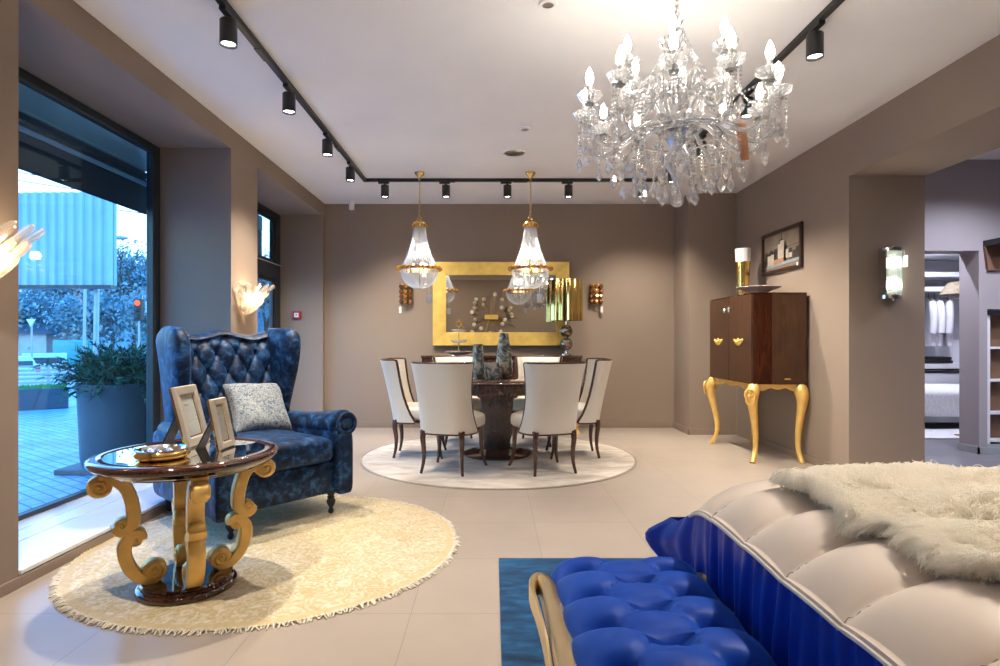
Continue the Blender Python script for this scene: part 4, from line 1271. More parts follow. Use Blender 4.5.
        tg = MB(); tg.box(tagx - .016, tagx + .016, -.05, -.048, -.25, -.165).tube([(tagx, -.049, -.165), (tagx * .8, -.06, -.13)], .0015, 4)
        tg.build('price_tag', M['tag_white'], r)
    amber(-1.138, 'amber glass wall light left of the gilt mirror', -.07)
    amber(1.347, 'amber glass wall light right of the gilt mirror beside the gold lamp', .07)
    # fire call point in the far recess
    al = thing('fire_call_point', 'small red fire call point on the recess side beside the far window', 'alarm', (-2.535, 7.635, 1.474))
    MB().box(-.05, .05, -.03, .014, -.05, .05).build('housing', M['red'], al, bevel=.008)
    MB().box(-.028, .028, -.034, -.029, -.03, .026).build('break_panel', M['tag_white'], al, bevel=.002)
    MB().box(-.008, .008, -.036, -.033, -.006, .010).build('press_dot', M['black'], al)
# ================================================================== lamps
def light(name, typ, loc, energy, color, parent=None, size=.03, spot=None, blend=.5, rot=(0, 0, 0)):
    l = bpy.data.lights.new(name, typ); l.energy = energy; l.color = color
    if typ in ('POINT', 'SPOT'): l.shadow_soft_size = size
    if typ == 'SPOT': l.spot_size = rad(spot); l.spot_blend = blend
    o = bpy.data.objects.new(name, l); C.objects.link(o); o.location = loc; o.rotation_euler = rot
    if parent is not None: o.parent = parent
    return o
SPOT_W = 112
def build_tracks():
    M = MAT
    zt = CEIL - .034
    tr = thing('lighting_track', 'black lighting track running round the ceiling in a U', 'track', (0, 0, zt))
    xl, xr, yb = -1.417, 1.80, 6.53
    MB().box(xl - .018, xl + .018, -1.2, yb + .018, 0, .034).build('rail', M['black'], tr, bevel=.002)
    MB().box(xl + .018, xr - .018, yb - .018, yb + .018, 0, .034).build('rail', M['black'], tr, bevel=.002)
    MB().box(xr - .018, xr + .018, -1.2, yb + .018, 0, .034).build('rail', M['black'], tr, bevel=.002)
    for (x, y, dx, dy) in ((xl, 5.4, 0, 1), (xl, 3.62, 0, 1), (xr, 3.8, 0, 1), (-.5, yb, 1, 0), (.3, yb, 1, 0)):
        MB().box(x - .02 - .06 * dx, x + .02 + .06 * dx, y - .02 - .06 * dy, y + .02 + .06 * dy, -.006, .0).build('joiner', M['black'], tr, bevel=.002)
    def spot(label, x, y, along, aim, power=SPOT_W, ang=96):
        root = thing('track_spotlight', label, 'spotlight', (x, y, zt), 0, 'black cylinder spotlights on the ceiling track')
        if along == 'y': MB().box(-.018, .018, -.075, .045, -.022, -.0005).build('adapter', M['black'], root, bevel=.003)
        else: MB().box(-.075, .045, -.018, .018, -.022, -.0005).build('adapter', M['black'], root, bevel=.003)
        MB().lathe([(.012, -.05), (.012, -.02)], 14).sphere((0, 0, -.04), (.017, .017, .012), 12, 8).build('swivel', M['black'], root)
        body = MB().lathe([(.040, -.172), (.0445, -.174), (.0445, -.045), (.040, -.040), (.0, -.039)], 36, caps=False).lathe([(.040, -.172), (.036, -.160)], 36, caps=False).build('housing', M['black'], root)
        MB().lathe([(.0, -.1595), (.037, -.1595)], 28, caps=False).build('lens', M['lamp_lens'], body)
        d = Vector(aim) - Vector((x, y, zt - .18))
        light('spot_beam', 'SPOT', (0, 0, -.180), power, (1, .89, .75), root, .03, ang, .95, d.to_track_quat('-Z', 'Y').to_euler())
    L_ = [(-.2, 'at the near end of the left track, above the viewer', (-1.0, -2.2, 1.7)), (1.6, 'second along the left track, out over the side table', (-1.3, 2.3, 0)), (3.16, 'nearest the top left corner of the photo, over the golden rug', (-1.15, 3.1, 0)),
          (4.098, 'on the left track over the wing chair', (-1.25, 4.0, 0)), (5.05, 'on the left track between the two windows', (-1.9, 5.3, 1.0)), (5.86, 'last on the left track before its corner', (-1.9, 6.6, .9))]
    for y, lab, aim in L_: spot('black cylinder spotlight ' + lab, xl, y, 'y', aim)
    B_ = [(-1.195, 'on the far track left of both bead pendants', (-1.0, 7.4, .9)), (-.52, 'on the far track between the two bead pendants, left one', (-.45, 6.6, .4)), (.16, 'on the far track just left of the right bead pendant', (.05, 5.9, .5)),
          (.836, 'on the far track just right of the right bead pendant', (.9, 6.6, .6)), (1.64, 'on the far track behind the chandelier drops', (1.9, 7.4, 1.0))]
    for x, lab, aim in B_: spot('black cylinder spotlight ' + lab, x, yb, 'x', aim, SPOT_W * (.6 if -.6 < x < .9 else .85))
    R_ = [(-.2, 'at the near end of the right track, above the bed', (.9, -2.2, 1.7)), (1.7, 'on the right track over the fleece throw', (1.3, 1.5, .6)), (3.30, 'in the top right of the photo, clear of the chandelier', (1.9, 3.4, 0)), (4.18, 'on the right track behind the chandelier candles', (2.2, 4.4, .3)),
          (5.10, 'on the right track seen through the chandelier crystals', (2.5, 5.3, .6)), (5.92, 'last on the right track before its corner', (2.6, 6.1, .9))]
    for y, lab, aim in R_: spot('black cylinder spotlight ' + lab, xr, y, 'y', aim)
    # small ceiling fittings
    v = thing('ceiling_speaker', 'round white speaker grille set in the ceiling', 'speaker', (.205, 5.62, CEIL))
    MB().lathe([(.0, -.008), (.092, -.008), (.1, -.004), (.1, .004)], 40).build('grille', M['nickel'], v)
    MB().lathe([(.093, -.006), (.107, -.007), (.112, -.002), (.112, .004)], 40, caps=False).build('ring', M['ceil'], v)
    def dl(name, label, x, y):
        d = thing(name, label, 'ceiling fitting', (x, y, CEIL))
        MB().lathe([(.03, -.012), (.046, -.010), (.05, -.002), (.05, .004)], 28, caps=False).build('rim', M['ceil'], d)
        MB().lathe([(.0, .0), (.034, -.008)], 28, caps=False).build('dark_insert', M['nickel'], d)
    dl('ceiling_sensor', 'small white round fitting with dark slots in the middle of the ceiling', .27, 4.98)
    dl('ceiling_sensor', 'small white round ceiling fitting at the top edge of the photo', .292, 3.13)
    cs = thing('security_sensor', 'small white sensor hanging from the ceiling in the back left corner', 'sensor', (-1.82, 7.6, CEIL))
    MB().lathe([(.03, -.008), (.03, 0)], 20).build('base', M['ceil'], cs)
    MB().lathe([(.028, -.11), (.034, -.10), (.034, -.03), (.02, -.008)], 24).build('body', M['ceil'], cs)

def chain(mb, z0, z1, x=0, y=0, ln=.032, r=.0028, wd=.008):
    n = int((z1 - z0) / (ln * .78))
    for k in range(n + 1):
        zc = lerp(z0, z1, (k + .5) / (n + 1))
        pts = []
        for i in range(12):
            a = 2 * PI * i / 12
            u, v = wd * math.cos(a), ln / 2 * math.sin(a)
            pts.append((x + (u if k % 2 else 0), y + (0 if k % 2 else u), zc + v))
        mb.tube(pts, r, 5, closed=True)

def build_pendants():
    M = MAT
    root = thing('bead_pendant', 'glass bead basket pendant on a brass chain hanging left over the dining table', 'pendant lamp', (-.785, 6.3, CEIL), 0, 'bead basket pendants over the dining table')
    MB().lathe([(.012, -.062), (.02, -.056), (.028, -.04), (.04, -.028), (.052, -.012), (.055, 0)], 32).build('canopy', M['gold_bright'], root)
    ch = MB(); chain(ch, -.485, -.06); ch.build('chain', M['brass'], root)
    MB().tube([(.022 * math.cos(2 * PI * k / 18), 0, -.495 + .022 * math.sin(2 * PI * k / 18)) for k in range(18)], .004, 6, closed=True).build('loop', M['brass'], root)
    ZC, ZR, ZB = -.555, -1.025, -1.235
    cr = MB().lathe([(.064, ZC - .035), (.07, ZC - .03), (.07, ZC + .01), (.06, ZC + .025), (.02, ZC + .04), (.012, ZC + .05)], 36, caps=False).build('crown_ring', M['gold_bright'], root)
    for k in range(12):
        a = 2 * PI * k / 12
        MB().bead((.076 * math.cos(a), .076 * math.sin(a), ZC - .008), .014, .017).build('amber_stone', M['amber_bright'], cr)
    def sk(t):   # crown -> ring
        return lerp(.062, .186, t ** 2.0 * .72 + t * .28), lerp(ZC - .035, ZR + .01, t)
    def bw(t):   # ring -> bottom
        a = t * PI / 2
        return .196 * math.cos(a) ** .9, ZR - .012 - (ZR - .012 - ZB) * math.sin(a)
    b = MB()
    n = 40
    for k in range(n):
        a = 2 * PI * k / n; ca, sa = math.cos(a), math.sin(a)
        m = 40
        for i in range(m + 1):
            r, z = sk(i / m)
            b.bead((r * ca, r * sa, z), .0065, .0068, n=4)
    b.build('bead_skirt', M['beadskirt'], root, fix=False)['kind'] = 'stuff'
    b = MB()
    for k in range(n):
        a = 2 * PI * (k + .5) / n; ca, sa = math.cos(a), math.sin(a)
        for i in range(25):
            r, z = bw(i / 25)
            if r < .03: continue
            b.bead((r * ca, r * sa, z), .0075 if i < 18 else .0055, .0070, n=4)
    b.build('bead_bowl', M['beadskirt'], root, fix=False)['kind'] = 'stuff'
    rg = MB().lathe([(.19, ZR - .016), (.207, ZR - .016), (.207, ZR + .012), (.19, ZR + .012), (.19, ZR - .016)], 60, caps=False).build('main_ring', M['gold_bright'], root)
    for k in range(20):
        a = 2 * PI * k / 20
        MB().bead((.224 * math.cos(a), .224 * math.sin(a), ZR), .026, .027).build('amber_stone', M['amber_bright'], rg)
    MB().lathe([(.0, ZB - .012), (.02, ZB - .006), (.04, ZB + .004), (.045, ZB + .010)], 24).build('bottom_cap', M['gold_bright'], root)
    tg = MB().box(.07, .128, -.001, .001, ZB - .15, ZB - .06).tube([(.1, 0, ZB - .06), (.1, 0, ZB + .05)], .0012, 4); tg.build('price_tag', M['tag_white'], root)
    bl = MB()
    for k in range(4):
        a = 2 * PI * k / 4 + .4
        bl.sphere((.07 * math.cos(a), .07 * math.sin(a), ZR + .02), (.018, .018, .035), 12, 8)
    bl.build('bulbs', M['bulb_soft'], root)
    MB().tube([(0, 0, ZC), (0, 0, ZB)], .006, 8).build('stem', M['brass'], root)
    light('pendant_glow', 'POINT', (0, 0, ZR + .14), 4, (1, .94, .84), root, .05)
    dup(root, (.40, 6.3, CEIL), .12, 'glass bead basket pendant on a brass chain hanging in front of the gilt mirror')

def bead_line(mb, pts, r, step):
    """beads threaded along a polyline"""
    P = [Vector(p) for p in pts]
    d = [0]
    for a, b in zip(P, P[1:]): d.append(d[-1] + (b - a).length)
    s = 0; i = 0
    while s <= d[-1] + 1e-6:
        while i < len(P) - 2 and d[i + 1] < s: i += 1
        t = (s - d[i]) / max(1e-6, d[i + 1] - d[i])
        mb.bead(P[i].lerp(P[i + 1], min(1, t)), r, r * 1.0, n=5)
        s += step
def drop(mb, c, w, h):
    """faceted almond drop whose tip hangs at the bottom; c is its top"""
    n = 6; x, y, z = c
    vs = [(x, y, z)]
    for (q, zz) in ((.45, -.22), (1.0, -.58), (.7, -.8)):
        for i in range(n):
            a = 2 * PI * i / n
            vs.append((x + w * q * math.cos(a), y + w * q * .7 * math.sin(a), z + h * zz))
    vs.append((x, y, z - h))
    fs = []
    for i in range(n):
        j = (i + 1) % n
        fs.append((0, 1 + i, 1 + j))
        for k in range(2): fs.append((1 + k * n + i, 1 + (k + 1) * n + i, 1 + (k + 1) * n + j, 1 + k * n + j))
        fs.append((1 + 2 * n + i, 1 + 3 * n, 1 + 2 * n + j))
    mb.add(vs, fs, False)

def build_chandelier():
    M = MAT
    X0, Y0 = .889, 2.85
    root = thing('crystal_chandelier', 'large crystal chandelier with lit candle bulbs over the bed', 'chandelier', (X0, Y0, 0))
    MB().lathe([(.03, CEIL - .06), (.05, CEIL - .04), (.07, CEIL - .01), (.07, CEIL)], 28).build('canopy', M['chrome'], root)
    c = MB(); chain(c, 2.68, CEIL - .06, ln=.04, r=.003, wd=.01); c.build('chain', M['chrome'], root)
    st = MB().lathe([(.008, 2.70), (.03, 2.69), (.012, 2.66), (.028, 2.63), (.014, 2.60), (.022, 2.5), (.036, 2.44), (.02, 2.40), (.055, 2.36), (.06, 2.34), (.025, 2.31), (.02, 2.27), (.06, 2.21), (.085, 2.18), (.09, 2.15), (.05, 2.12), (.03, 2.08), (.055, 2.03), (.06, 2.0), (.03, 1.95), (.018, 1.90), (.008, 1.86)][::-1], 16, caps=False, smooth=False)
    st.build('stem', M['crystal_arm'], root)
    MB().sphere((0, 0, 1.825), .034, 10, 7, smooth=False).build('bottom_ball', M['crystal'], root)
    MB().lathe([(.07, 2.145), (.092, 2.15), (.092, 2.165), (.07, 2.17)], 28, caps=False).lathe([(.05, 2.345), (.062, 2.35), (.05, 2.36)], 24, caps=False).build('hub', M['chrome'], root)
    def pan(mb, cx, cy, z, r):
        rows = []
        for (q, dz) in ((.25, -.004), (.6, .004), (.85, .018), (1.0, .036), (.97, .038), (.8, .022), (.5, .009), (.2, .002)):
            rows.append([(cx + r * q * (1 + (.09 * math.cos(8 * a_) if q > .7 else 0)) * math.cos(a_), cy + r * q * (1 + (.09 * math.cos(8 * a_) if q > .7 else 0)) * math.sin(a_), z + dz) for a_ in [2 * PI * i / 32 for i in range(32)]])
        mb.grid(rows, closev=True, smooth=False)
    def arm(th, R, zcup, zhub, dip, name):
        # angle measured from the side facing the viewer
        dx, dy = math.sin(th), -math.cos(th)
        pts = smooth_path([(dx * .06, dy * .06, zhub), (dx * R * .32, dy * R * .32, zhub + .05), (dx * R * .55, dy * R * .55, zhub - dip * .3), (dx * R * .80, dy * R * .80, zhub - dip), (dx * R * .97, dy * R * .97, zhub - dip * .35), (dx * R, dy * R, zcup - .03)], 6)
        n = len(pts)
        a = MB().tube(pts, [lerp(.013, .0095, i / n) for i in range(n)], 10)
        # twisted rope look: small collars along the arm
        for i in range(2, n - 2, 4): a.bead(pts[i], .017, .010, n=8)
        ob = a.build(name, M['crystal_arm'], root)
        cx, cy = dx * R, dy * R
        p = MB(); pan(p, cx, cy, zcup, .058); p.build('drip_pan', M['crystal'], ob)
        MB().lathe([(.020, zcup - .014), (.024, zcup - .008), (.012, zcup)], 16, (cx, cy, 0)).build('pan_holder', M['nickel'], ob)
        MB().lathe([(.0115, zcup), (.0115, zcup + .078)], 14, (cx, cy, 0)).build('candle_tube', M['candle'], ob)
        MB().lathe([(.009, zcup + .078), (.0165, zcup + .097), (.0185, zcup + .112), (.015, zcup + .132), (.007, zcup + .152), (.001, zcup + .163)], 14, (cx, cy, 0)).build('bulb', M['bulb'], ob)
        return Vector((cx, cy, zcup))
    cups = []; ups = []
    for k in range(12): cups.append(arm(rad(-19 + 30 * k), .445, 2.265, 2.145, .075, 'candle_arm'))
    for k in range(6): ups.append(arm(rad(-22 + 60 * k), .25, 2.445, 2.35, .05, 'candle_arm'))
    # crook arms that curl up beside the stem
    for k in range(6):
        th = rad(8 + 60 * k); dx, dy = math.sin(th), -math.cos(th)
        p = smooth_path([(dx * r_, dy * r_, z_) for r_, z_ in ((.05, 2.17), (.10, 2.30), (.15, 2.375), (.20, 2.36), (.205, 2.30), (.175, 2.29))], 6)
        MB().tube(p, .011, 8).build('crook', M['crystal_arm'], root)
    # strands
    def strand(pts, r=.0075, step=.0165, dr=(.014, .055), name='bead_strand', d2=None):
        m = MB(); bead_line(m, pts, r, step)
        o = m.build(name, M['crystal'], root, fix=False)
        if dr:
            q = MB(); drop(q, (pts[-1][0], pts[-1][1], pts[-1][2] - .006), *dr); q.build('crystal_drop', M['crystal'], o, fix=False)
        return o
    r = random.Random(3)
    for k, cp in enumerate(cups):
        th = rad(-19 + 30 * k); dx, dy = math.sin(th), -math.cos(th); tx, ty = -dy, dx
        for s, ln in ((-.042, .15), (.042, .11), (0.0, .17)):
            ox = dx * (.03 if s == 0 else 0.0); oy = dy * (.03 if s == 0 else 0)
            a = (cp.x + tx * s + ox, cp.y + ty * s + oy, cp.z + .005)
            strand([a, (a[0], a[1], a[2] - ln * r.uniform(.85, 1.1))], .007, .0165, (.021, .075) if s else (.018, .075))
        nx = cups[(k + 1) % 12]
        sw = [(lerp(cp.x, nx.x, t), lerp(cp.y, nx.y, t), cp.z - .01 - .11 * math.sin(PI * t)) for t in np.linspace(0, 1, 12)]
        strand(sw, .0075, .018, None, 'bead_swag')
        # inner strands from the upper hub out to the cups
        sw = [(lerp(dx * .06, cp.x, t), lerp(dy * .06, cp.y, t), lerp(2.36, cp.z, t) - .06 * math.sin(PI * t)) for t in np.linspace(0, 1, 14)]
        strand(sw, .007, .018, None, 'bead_swag')
    for k, cp in enumerate(ups):
        th = rad(-22 + 60 * k); dx, dy = math.sin(th), -math.cos(th); tx, ty = -dy, dx
        for s in (-.04, .04):
            a = (cp.x + tx * s, cp.y + ty * s, cp.z)
            strand([a, (a[0], a[1], a[2] - .16)], .0065, .016, (.018, .068))
        sw = [(lerp(dx * .03, cp.x * .62, t), lerp(dy * .03, cp.y * .62, t), lerp(2.64, 2.40, t) - .03 * math.sin(PI * t)) for t in np.linspace(0, 1, 12)]
        strand(sw, .0085, .018, None, 'bead_swag')
    # hanging ring of drops under the hub
    for (R, n, z0, ln) in ((.30, 12, 2.10, .12), (.20, 10, 2.12, .17), (.11, 8, 2.10, .19)):
        for k in range(n):
            a = 2 * PI * (k + .5) / n
            x, y = R * math.cos(a), R * math.sin(a)
            strand([(x, y, z0), (x, y, z0 - ln * r.uniform(.8, 1.1))], .0085, .018, (.021, .085))
    MB().tube([(.30 * math.cos(2 * PI * k / 40), .30 * math.sin(2 * PI * k / 40), 2.105) for k in range(40)], .004, 6, closed=True).tube([(.20 * math.cos(2 * PI * k / 40), .20 * math.sin(2 * PI * k / 40), 2.125) for k in range(40)], .004, 6, closed=True).build('drop_rings', M['chrome'], root)
    tg = MB(); Mx = Matrix.Translation((.245, -.17, 2.05)) @ Matrix.Rotation(rad(-6), 4, 'Y') @ Matrix.Rotation(rad(15), 4, 'Z')
    tg.box(-.027, .027, -.001, .001, -.085, .085, Mx); tg.tube([Mx @ Vector((0, 0, .085)), Mx @ Vector((0, 0, .14))], .0015, 4)
    tg.build('swing_tag', M['tag_orange'], root)

def build_sconces():
    M = MAT
    def fan(label, y):
        root = thing('crystal_sconce', label, 'wall light', (XL, y, 1.52), 0, 'fan shaped crystal wall lights on the window wall')
        MB().box(0, .018, -.07, .07, -.10, .10).build('back_plate', M['nickel'], root, bevel=.004)
        MB().box(.018, .05, -.012, .012, -.05, .03).build('bracket', M['nickel'], root, bevel=.003)
        for tier, (zt, n, rr0, rr1, zz) in enumerate(((0, 9, .06, .25, .115), (1, 8, .05, .20, .05), (2, 7, .04, .155, -.01))):
            for k in range(n):
                a = rad(-82 + 164 * k / (n - 1))
                ca, sa = math.cos(a), math.sin(a)
                p0 = Vector((.02 + rr0 * ca * .6, rr0 * sa, zz - .13)); p1 = Vector((.015 + rr1 * ca, rr1 * sa * .92, zz))
                d = (p1 - p0).normalized(); sd = Vector((-sa, ca, 0)); up = d.cross(sd)
                rows = []
                for t, w in ((0, .010), (.3, .014), (.6, .019), (.82, .026), (.93, .024), (1.0, .010)):
                    c = p0.lerp(p1, t) + up * (-.012 * math.sin(PI * t))
                    rows.append([c + sd * w * math.cos(q) + up * w * .42 * math.sin(q) for q in [2 * PI * i / 10 for i in range(10)]])
                m = MB().grid(rows, closev=True, smooth=True); m.add(rows[-1], [tuple(range(10))]); m.add(rows[0], [tuple(range(10))])
                m.build('glass_petal', M['petal'], root)
        for s in (-1, 1):
            MB().sphere((.065, s * .045, .0), (.016, .016, .032), 12, 8).build('bulb', M['bulb_sconce'], root)
        light('sconce_glow', 'POINT', (.10, 0, .0), 8, (1, .74, .48), root, .04)
    fan('crystal fan wall light on the near pier at the left edge of the photo', 2.49)
    fan('crystal fan wall light on the narrow pier between the two windows', 5.22)
    # rod sconce on the pier
    root = thing('rod_sconce', 'lit wall light of glass rods and chrome caps on the taupe pier', 'wall light', (3.287, YPIER, 1.70))
    MB().box(-.085, .085, -.014, 0, -.205, .205).build('back_plate', M['chrome'], root, bevel=.003)
    for z in (-.195, .195):
        rows = [[(.088 * math.cos(a), -.014 - .085 * math.sin(a), z + dz) for a in np.linspace(0, PI, 24)] for dz in (-.014, .014)]
        m = MB().grid(rows); m.add([(.088 * math.cos(a), -.014 - .085 * math.sin(a), z + .014) for a in np.linspace(0, PI, 24)], [tuple(range(24))]); m.add([(.088 * math.cos(a), -.014 - .085 * math.sin(a), z - .014) for a in np.linspace(0, PI, 24)], [tuple(range(24))])
        m.sphere((0, -.06, z + math.copysign(.022, z)), (.012, .012, .012), 10, 6)
        m.build('end_cap', M['chrome'], root)
    for a in np.linspace(rad(8), rad(172), 15):
        MB().lathe([(.0085, -.18), (.0085, .18)], 8, (.080 * math.cos(a), -.014 - .078 * math.sin(a), 0), caps=False).build('glass_rod', M['rod'], root)
    for z in (-.09, .09):
        MB().sphere((0, -.05, z), (.022, .022, .038), 14, 8).build('bulb', M['bulb_cool'], root)
    for z in (-.09, .09): light('rod_glow', 'POINT', (0, -.085, z), 2.2, (1, .94, .78), root, .03)
    MB().box(-.088, -.080, -.10, -.014, -.18, .18).build('side_bar', M['chrome'], root)
    tg = MB(); tg.box(.09, .092, -.10, -.05, .05, .14).tube([(.091, -.07, .14), (.08, -.07, .19)], .0015, 4); tg.build('price_tag', M['tag_white'], root)
# ================================================================== cabinet corner, bed, bench
def build_cabinet():
    M = MAT
    # local x points into the room's right wall, y away from the viewer
    root = thing('bar_cabinet', 'dark walnut two door cabinet on gold cabriole legs by the right wall', 'cabinet', (2.415, 5.505, 0))
    W, D = .512, 1.075
    z0, z1 = .735, 1.588
    MB().box(.018, W, 0, D, z0, z1).build('carcass', M['walnut_gloss'], root, bevel=.003)
    MB().box(.19, W - .004, -.003, .0, z0 + .004, z1 - .004).build('side_veneer', M['walnut'], root)
    MB().box(.001, W + .004, -.004, D + .004, z1, z1 + .006).build('top', M['walnut_gloss'], root, bevel=.002)
    for k in range(2):
        a, b = (.012, D / 2 - .003) if k == 0 else (D / 2 + .003, D - .012)
        d = MB().box(0, .0175, a, b, z0 + .008, z1 - .006).build('door', M['walnut'], root, bevel=.002)
        yc = D / 2 + (-.26 if k == 0 else .26)
        yc = D / 2 + (-.24 if k == 0 else .27)
        h = MB()
        for (dy, dz, r) in ((-.098, .014, .016), (.098, .014, .016), (-.074, .004, .021), (.074, .004, .021), (-.045, -.003, .024), (.045, -.003, .024), (0, .004, .024), (0, -.020, .022), (-.028, -.024, .016), (.028, -.024, .016), (0, .026, .010), (-.055, -.016, .014), (.055, -.016, .014)):
            h.sphere((-.006, yc + dy, 1.135 + dz), (.008, r, r), 10, 6)
        h.tube(smooth_path([(-.008, yc - .07, 1.15), (-.014, yc - .04, 1.135), (-.016, yc, 1.125), (-.014, yc + .04, 1.135), (-.008, yc + .07, 1.15)], 4), .006, 6)
        h.build('handle', M['gold_panel'], d)
        yk = D / 2 + (-.055 if k == 0 else .055)
        kb = MB().sphere((-.022, yk, 1.455), (.018, .025, .025), 14, 10).tube([(-.02, yk, 1.455), (0, yk, 1.455)], .006, 8)
        kb.build('knob', M['chrome'], d)
    MB().box(.30, .36, -.008, -.003, z0 + .04, z0 + .058).build('name_plate', M['brass'], root)
    # gold stand
    ap = []
    def wavy(n, depth):
        pts = [(0, .735), (0, .68)]
        for i in range(n + 1):
            t = i / n
            pts.append((t, .68 + .022 * math.cos(t * 4 * PI) * .5 + .014 * math.sin(PI * t)))
        pts += [(1, .68), (1, .735)]
        return pts
    def rail(p0, p1):
        m = MB(); n = 24
        p0 = Vector(p0); p1 = Vector(p1); d = (p1 - p0).normalized(); nr = Vector((-d.y, d.x, 0))
        f = []; b = []
        for i in range(n + 1):
            t = i / n; zb = .672 + .020 * math.sin(PI * t) + .010 * math.cos(6 * PI * t)
            p = p0.lerp(p1, t)
            f.append([p - nr * .012 + Vector((0, 0, zb)), p - nr * .014 + Vector((0, 0, .72)), p - nr * .016 + Vector((0, 0, .7345)), p + nr * .012 + Vector((0, 0, .7345)), p + nr * .012 + Vector((0, 0, zb))])
        m.grid(f, closev=True); return m
    for a, b in (((.035, .03, 0), (.035, D - .03, 0)), ((W - .035, .03, 0), (W - .035, D - .03, 0)), ((.04, .035, 0), (W - .04, .035, 0)), ((.04, D - .035, 0), (W - .04, D - .035, 0))):
        rail(a, b).build('apron', M['gold'], root)
    for sx in (-1, 1):
        for sy in (-1, 1):
            cx, cy = W / 2 + sx * (W / 2 - .045), D / 2 + sy * (D / 2 - .045)
            ox = sx * (1 if sx < 0 else .25); oy = sy
            p = smooth_path([(cx, cy, .733), (cx + ox * .010, cy + oy * .010, .70), (cx + ox * .036, cy + oy * .036, .63), (cx + ox * .034, cy + oy * .034, .55), (cx + ox * .006, cy + oy * .006, .40), (cx - ox * .016, cy - oy * .016, .24), (cx - ox * .010, cy - oy * .010, .11), (cx + ox * .034, cy + oy * .034, .0)], 6)
            n = len(p)
            rr = [interp(i / (n - 1), [0, .08, .2, .33, .5, .67, .85, 1], [.044, .052, .062, .055, .038, .028, .022, .026]) for i in range(n)]
            lg = MB().tube(p, rr, 14).build('leg', M['gold'], root)
            if sx < 0:
                s = MB(); k0 = Vector((cx + ox * .075, cy + oy * .075, .63))
                dr = Vector((ox, oy, 0)).normalized(); tn = Vector((-dr.y, dr.x, 0))
                shield = [k0 + tn * (.05 * sgnpow(math.cos(a), .7)) * (1 if math.sin(a) > -.2 else .8) + Vector((0, 0, .062 * math.sin(a) - (.016 if math.sin(a) < -.5 else 0))) for a in [2 * PI * i / 22 for i in range(22)]]
                s.tube(shield, .0085, 7, closed=True)
                s.sphere(k0 - dr * .004, (.02, .02, .032), 10, 7)
                s.sphere(k0 + Vector((0, 0, .035)), .014, 8, 6); s.sphere(k0 - dr * .004 + tn * .022, .012, 8, 6); s.sphere(k0 - dr * .004 - tn * .022, .012, 8, 6)
                s.build('carved_shield', M['gold'], lg)
    zt = z1 + .0065
    v = thing('vase', 'tall tapered gold vase with a white top on the cabinet', 'vase', (2.69, 6.35, zt))
    MB().lathe([(.048, 0), (.052, .01), (.058, .1), (.074, .395)], 44).build('gold_body', M['gold_bright'], v)
    MB().lathe([(.0745, .395), (.082, .535), (.078, .537), (.068, .44)], 44, caps=False).build('white_top', M['white_china'], v)
    d = thing('serving_dish', 'shallow white footed dish in front of the gold vase on the cabinet', 'dish', (2.69, 5.98, zt))
    MB().lathe([(.07, 0), (.075, .004), (.05, .02), (.06, .032), (.13, .055), (.215, .086), (.212, .090), (.12, .064), (.0, .048)], 56).build('bowl', M['white_china'], d)
    # framed picture
    pc = thing('framed_picture', 'dark framed city picture on the right wall above the cabinet', 'picture', (2.958, 5.62, 1.845))
    w, h = .826, .438
    fr = MB(); t = .036
    for (a, b, c_, d_) in ((0, w, 0, t), (0, w, h - t, h), (0, t, t, h - t), (w - t, w, t, h - t)):
        fr.box(-.028, .0, a, b, c_, d_)
    fr.build('frame', M['frame_brown'], pc, bevel=.004)
    # the wall runs away from the viewer, so the print reads from its far side: u = 0 at the far end
    def q(m, u0, u1, z0_, z1_, k=0, sk=0, mi=0):
        y0 = w - t - u0 * (w - 2 * t); y1 = w - t - u1 * (w - 2 * t)
        za = t + z0_ * (h - 2 * t); zb = t + z1_ * (h - 2 * t); s = sk * (h - 2 * t)
        x = -.0084 - .0003 * k
        m.add([(x, y0, za), (x, y1, za + s), (x, y1, zb + s), (x, y0, zb)], [(0, 1, 2, 3)], False, None, mi)
    g1 = MB()
    for u, hh in ((.02, .55), (.08, .5), (.16, .58), (.24, .52), (.30, .6), (.70, .5), (.8, .42), (.88, .5)): q(g1, u, u + .09, .2, hh, 1, 0, 1)
    for u0, u1, zt_ in ((.38, .66, .62), (.41, .63, .72), (.45, .55, .82), (.485, .515, .98)): q(g1, u0, u1, .2, zt_, 2, 0, 1)
    q(g1, .0, 1, .5, .515, 2, .08, 1)
    for u0, u1, za_, zb_ in ((.40, .47, .28, .70), (.47, .57, .28, .78), (.10, .20, .14, .44), (.20, .29, .16, .46), (.70, .78, .25, .38), (.62, .69, .26, .5)): q(g1, u0, u1, za_, zb_, 3, 0, 2)
    q(g1, .28, .56, .16, .28, 4, .02, 3)
    q(g1, .0, 1, .07, .14, 5, .06, 4)
    g1.box(-.008, -.001, t - .004, w - t + .004, t - .004, h - t + .004)
    g1.build('print', [M['print_bg'], M['print_dark'], M['print_pale'], M['print_orange'], M['print_blue']], pc, fix=False)
    MB().box(-.030, -.0285, t + .01, t + .035, t - .01, t + .02).build('sticker', M['tag_white'], pc)

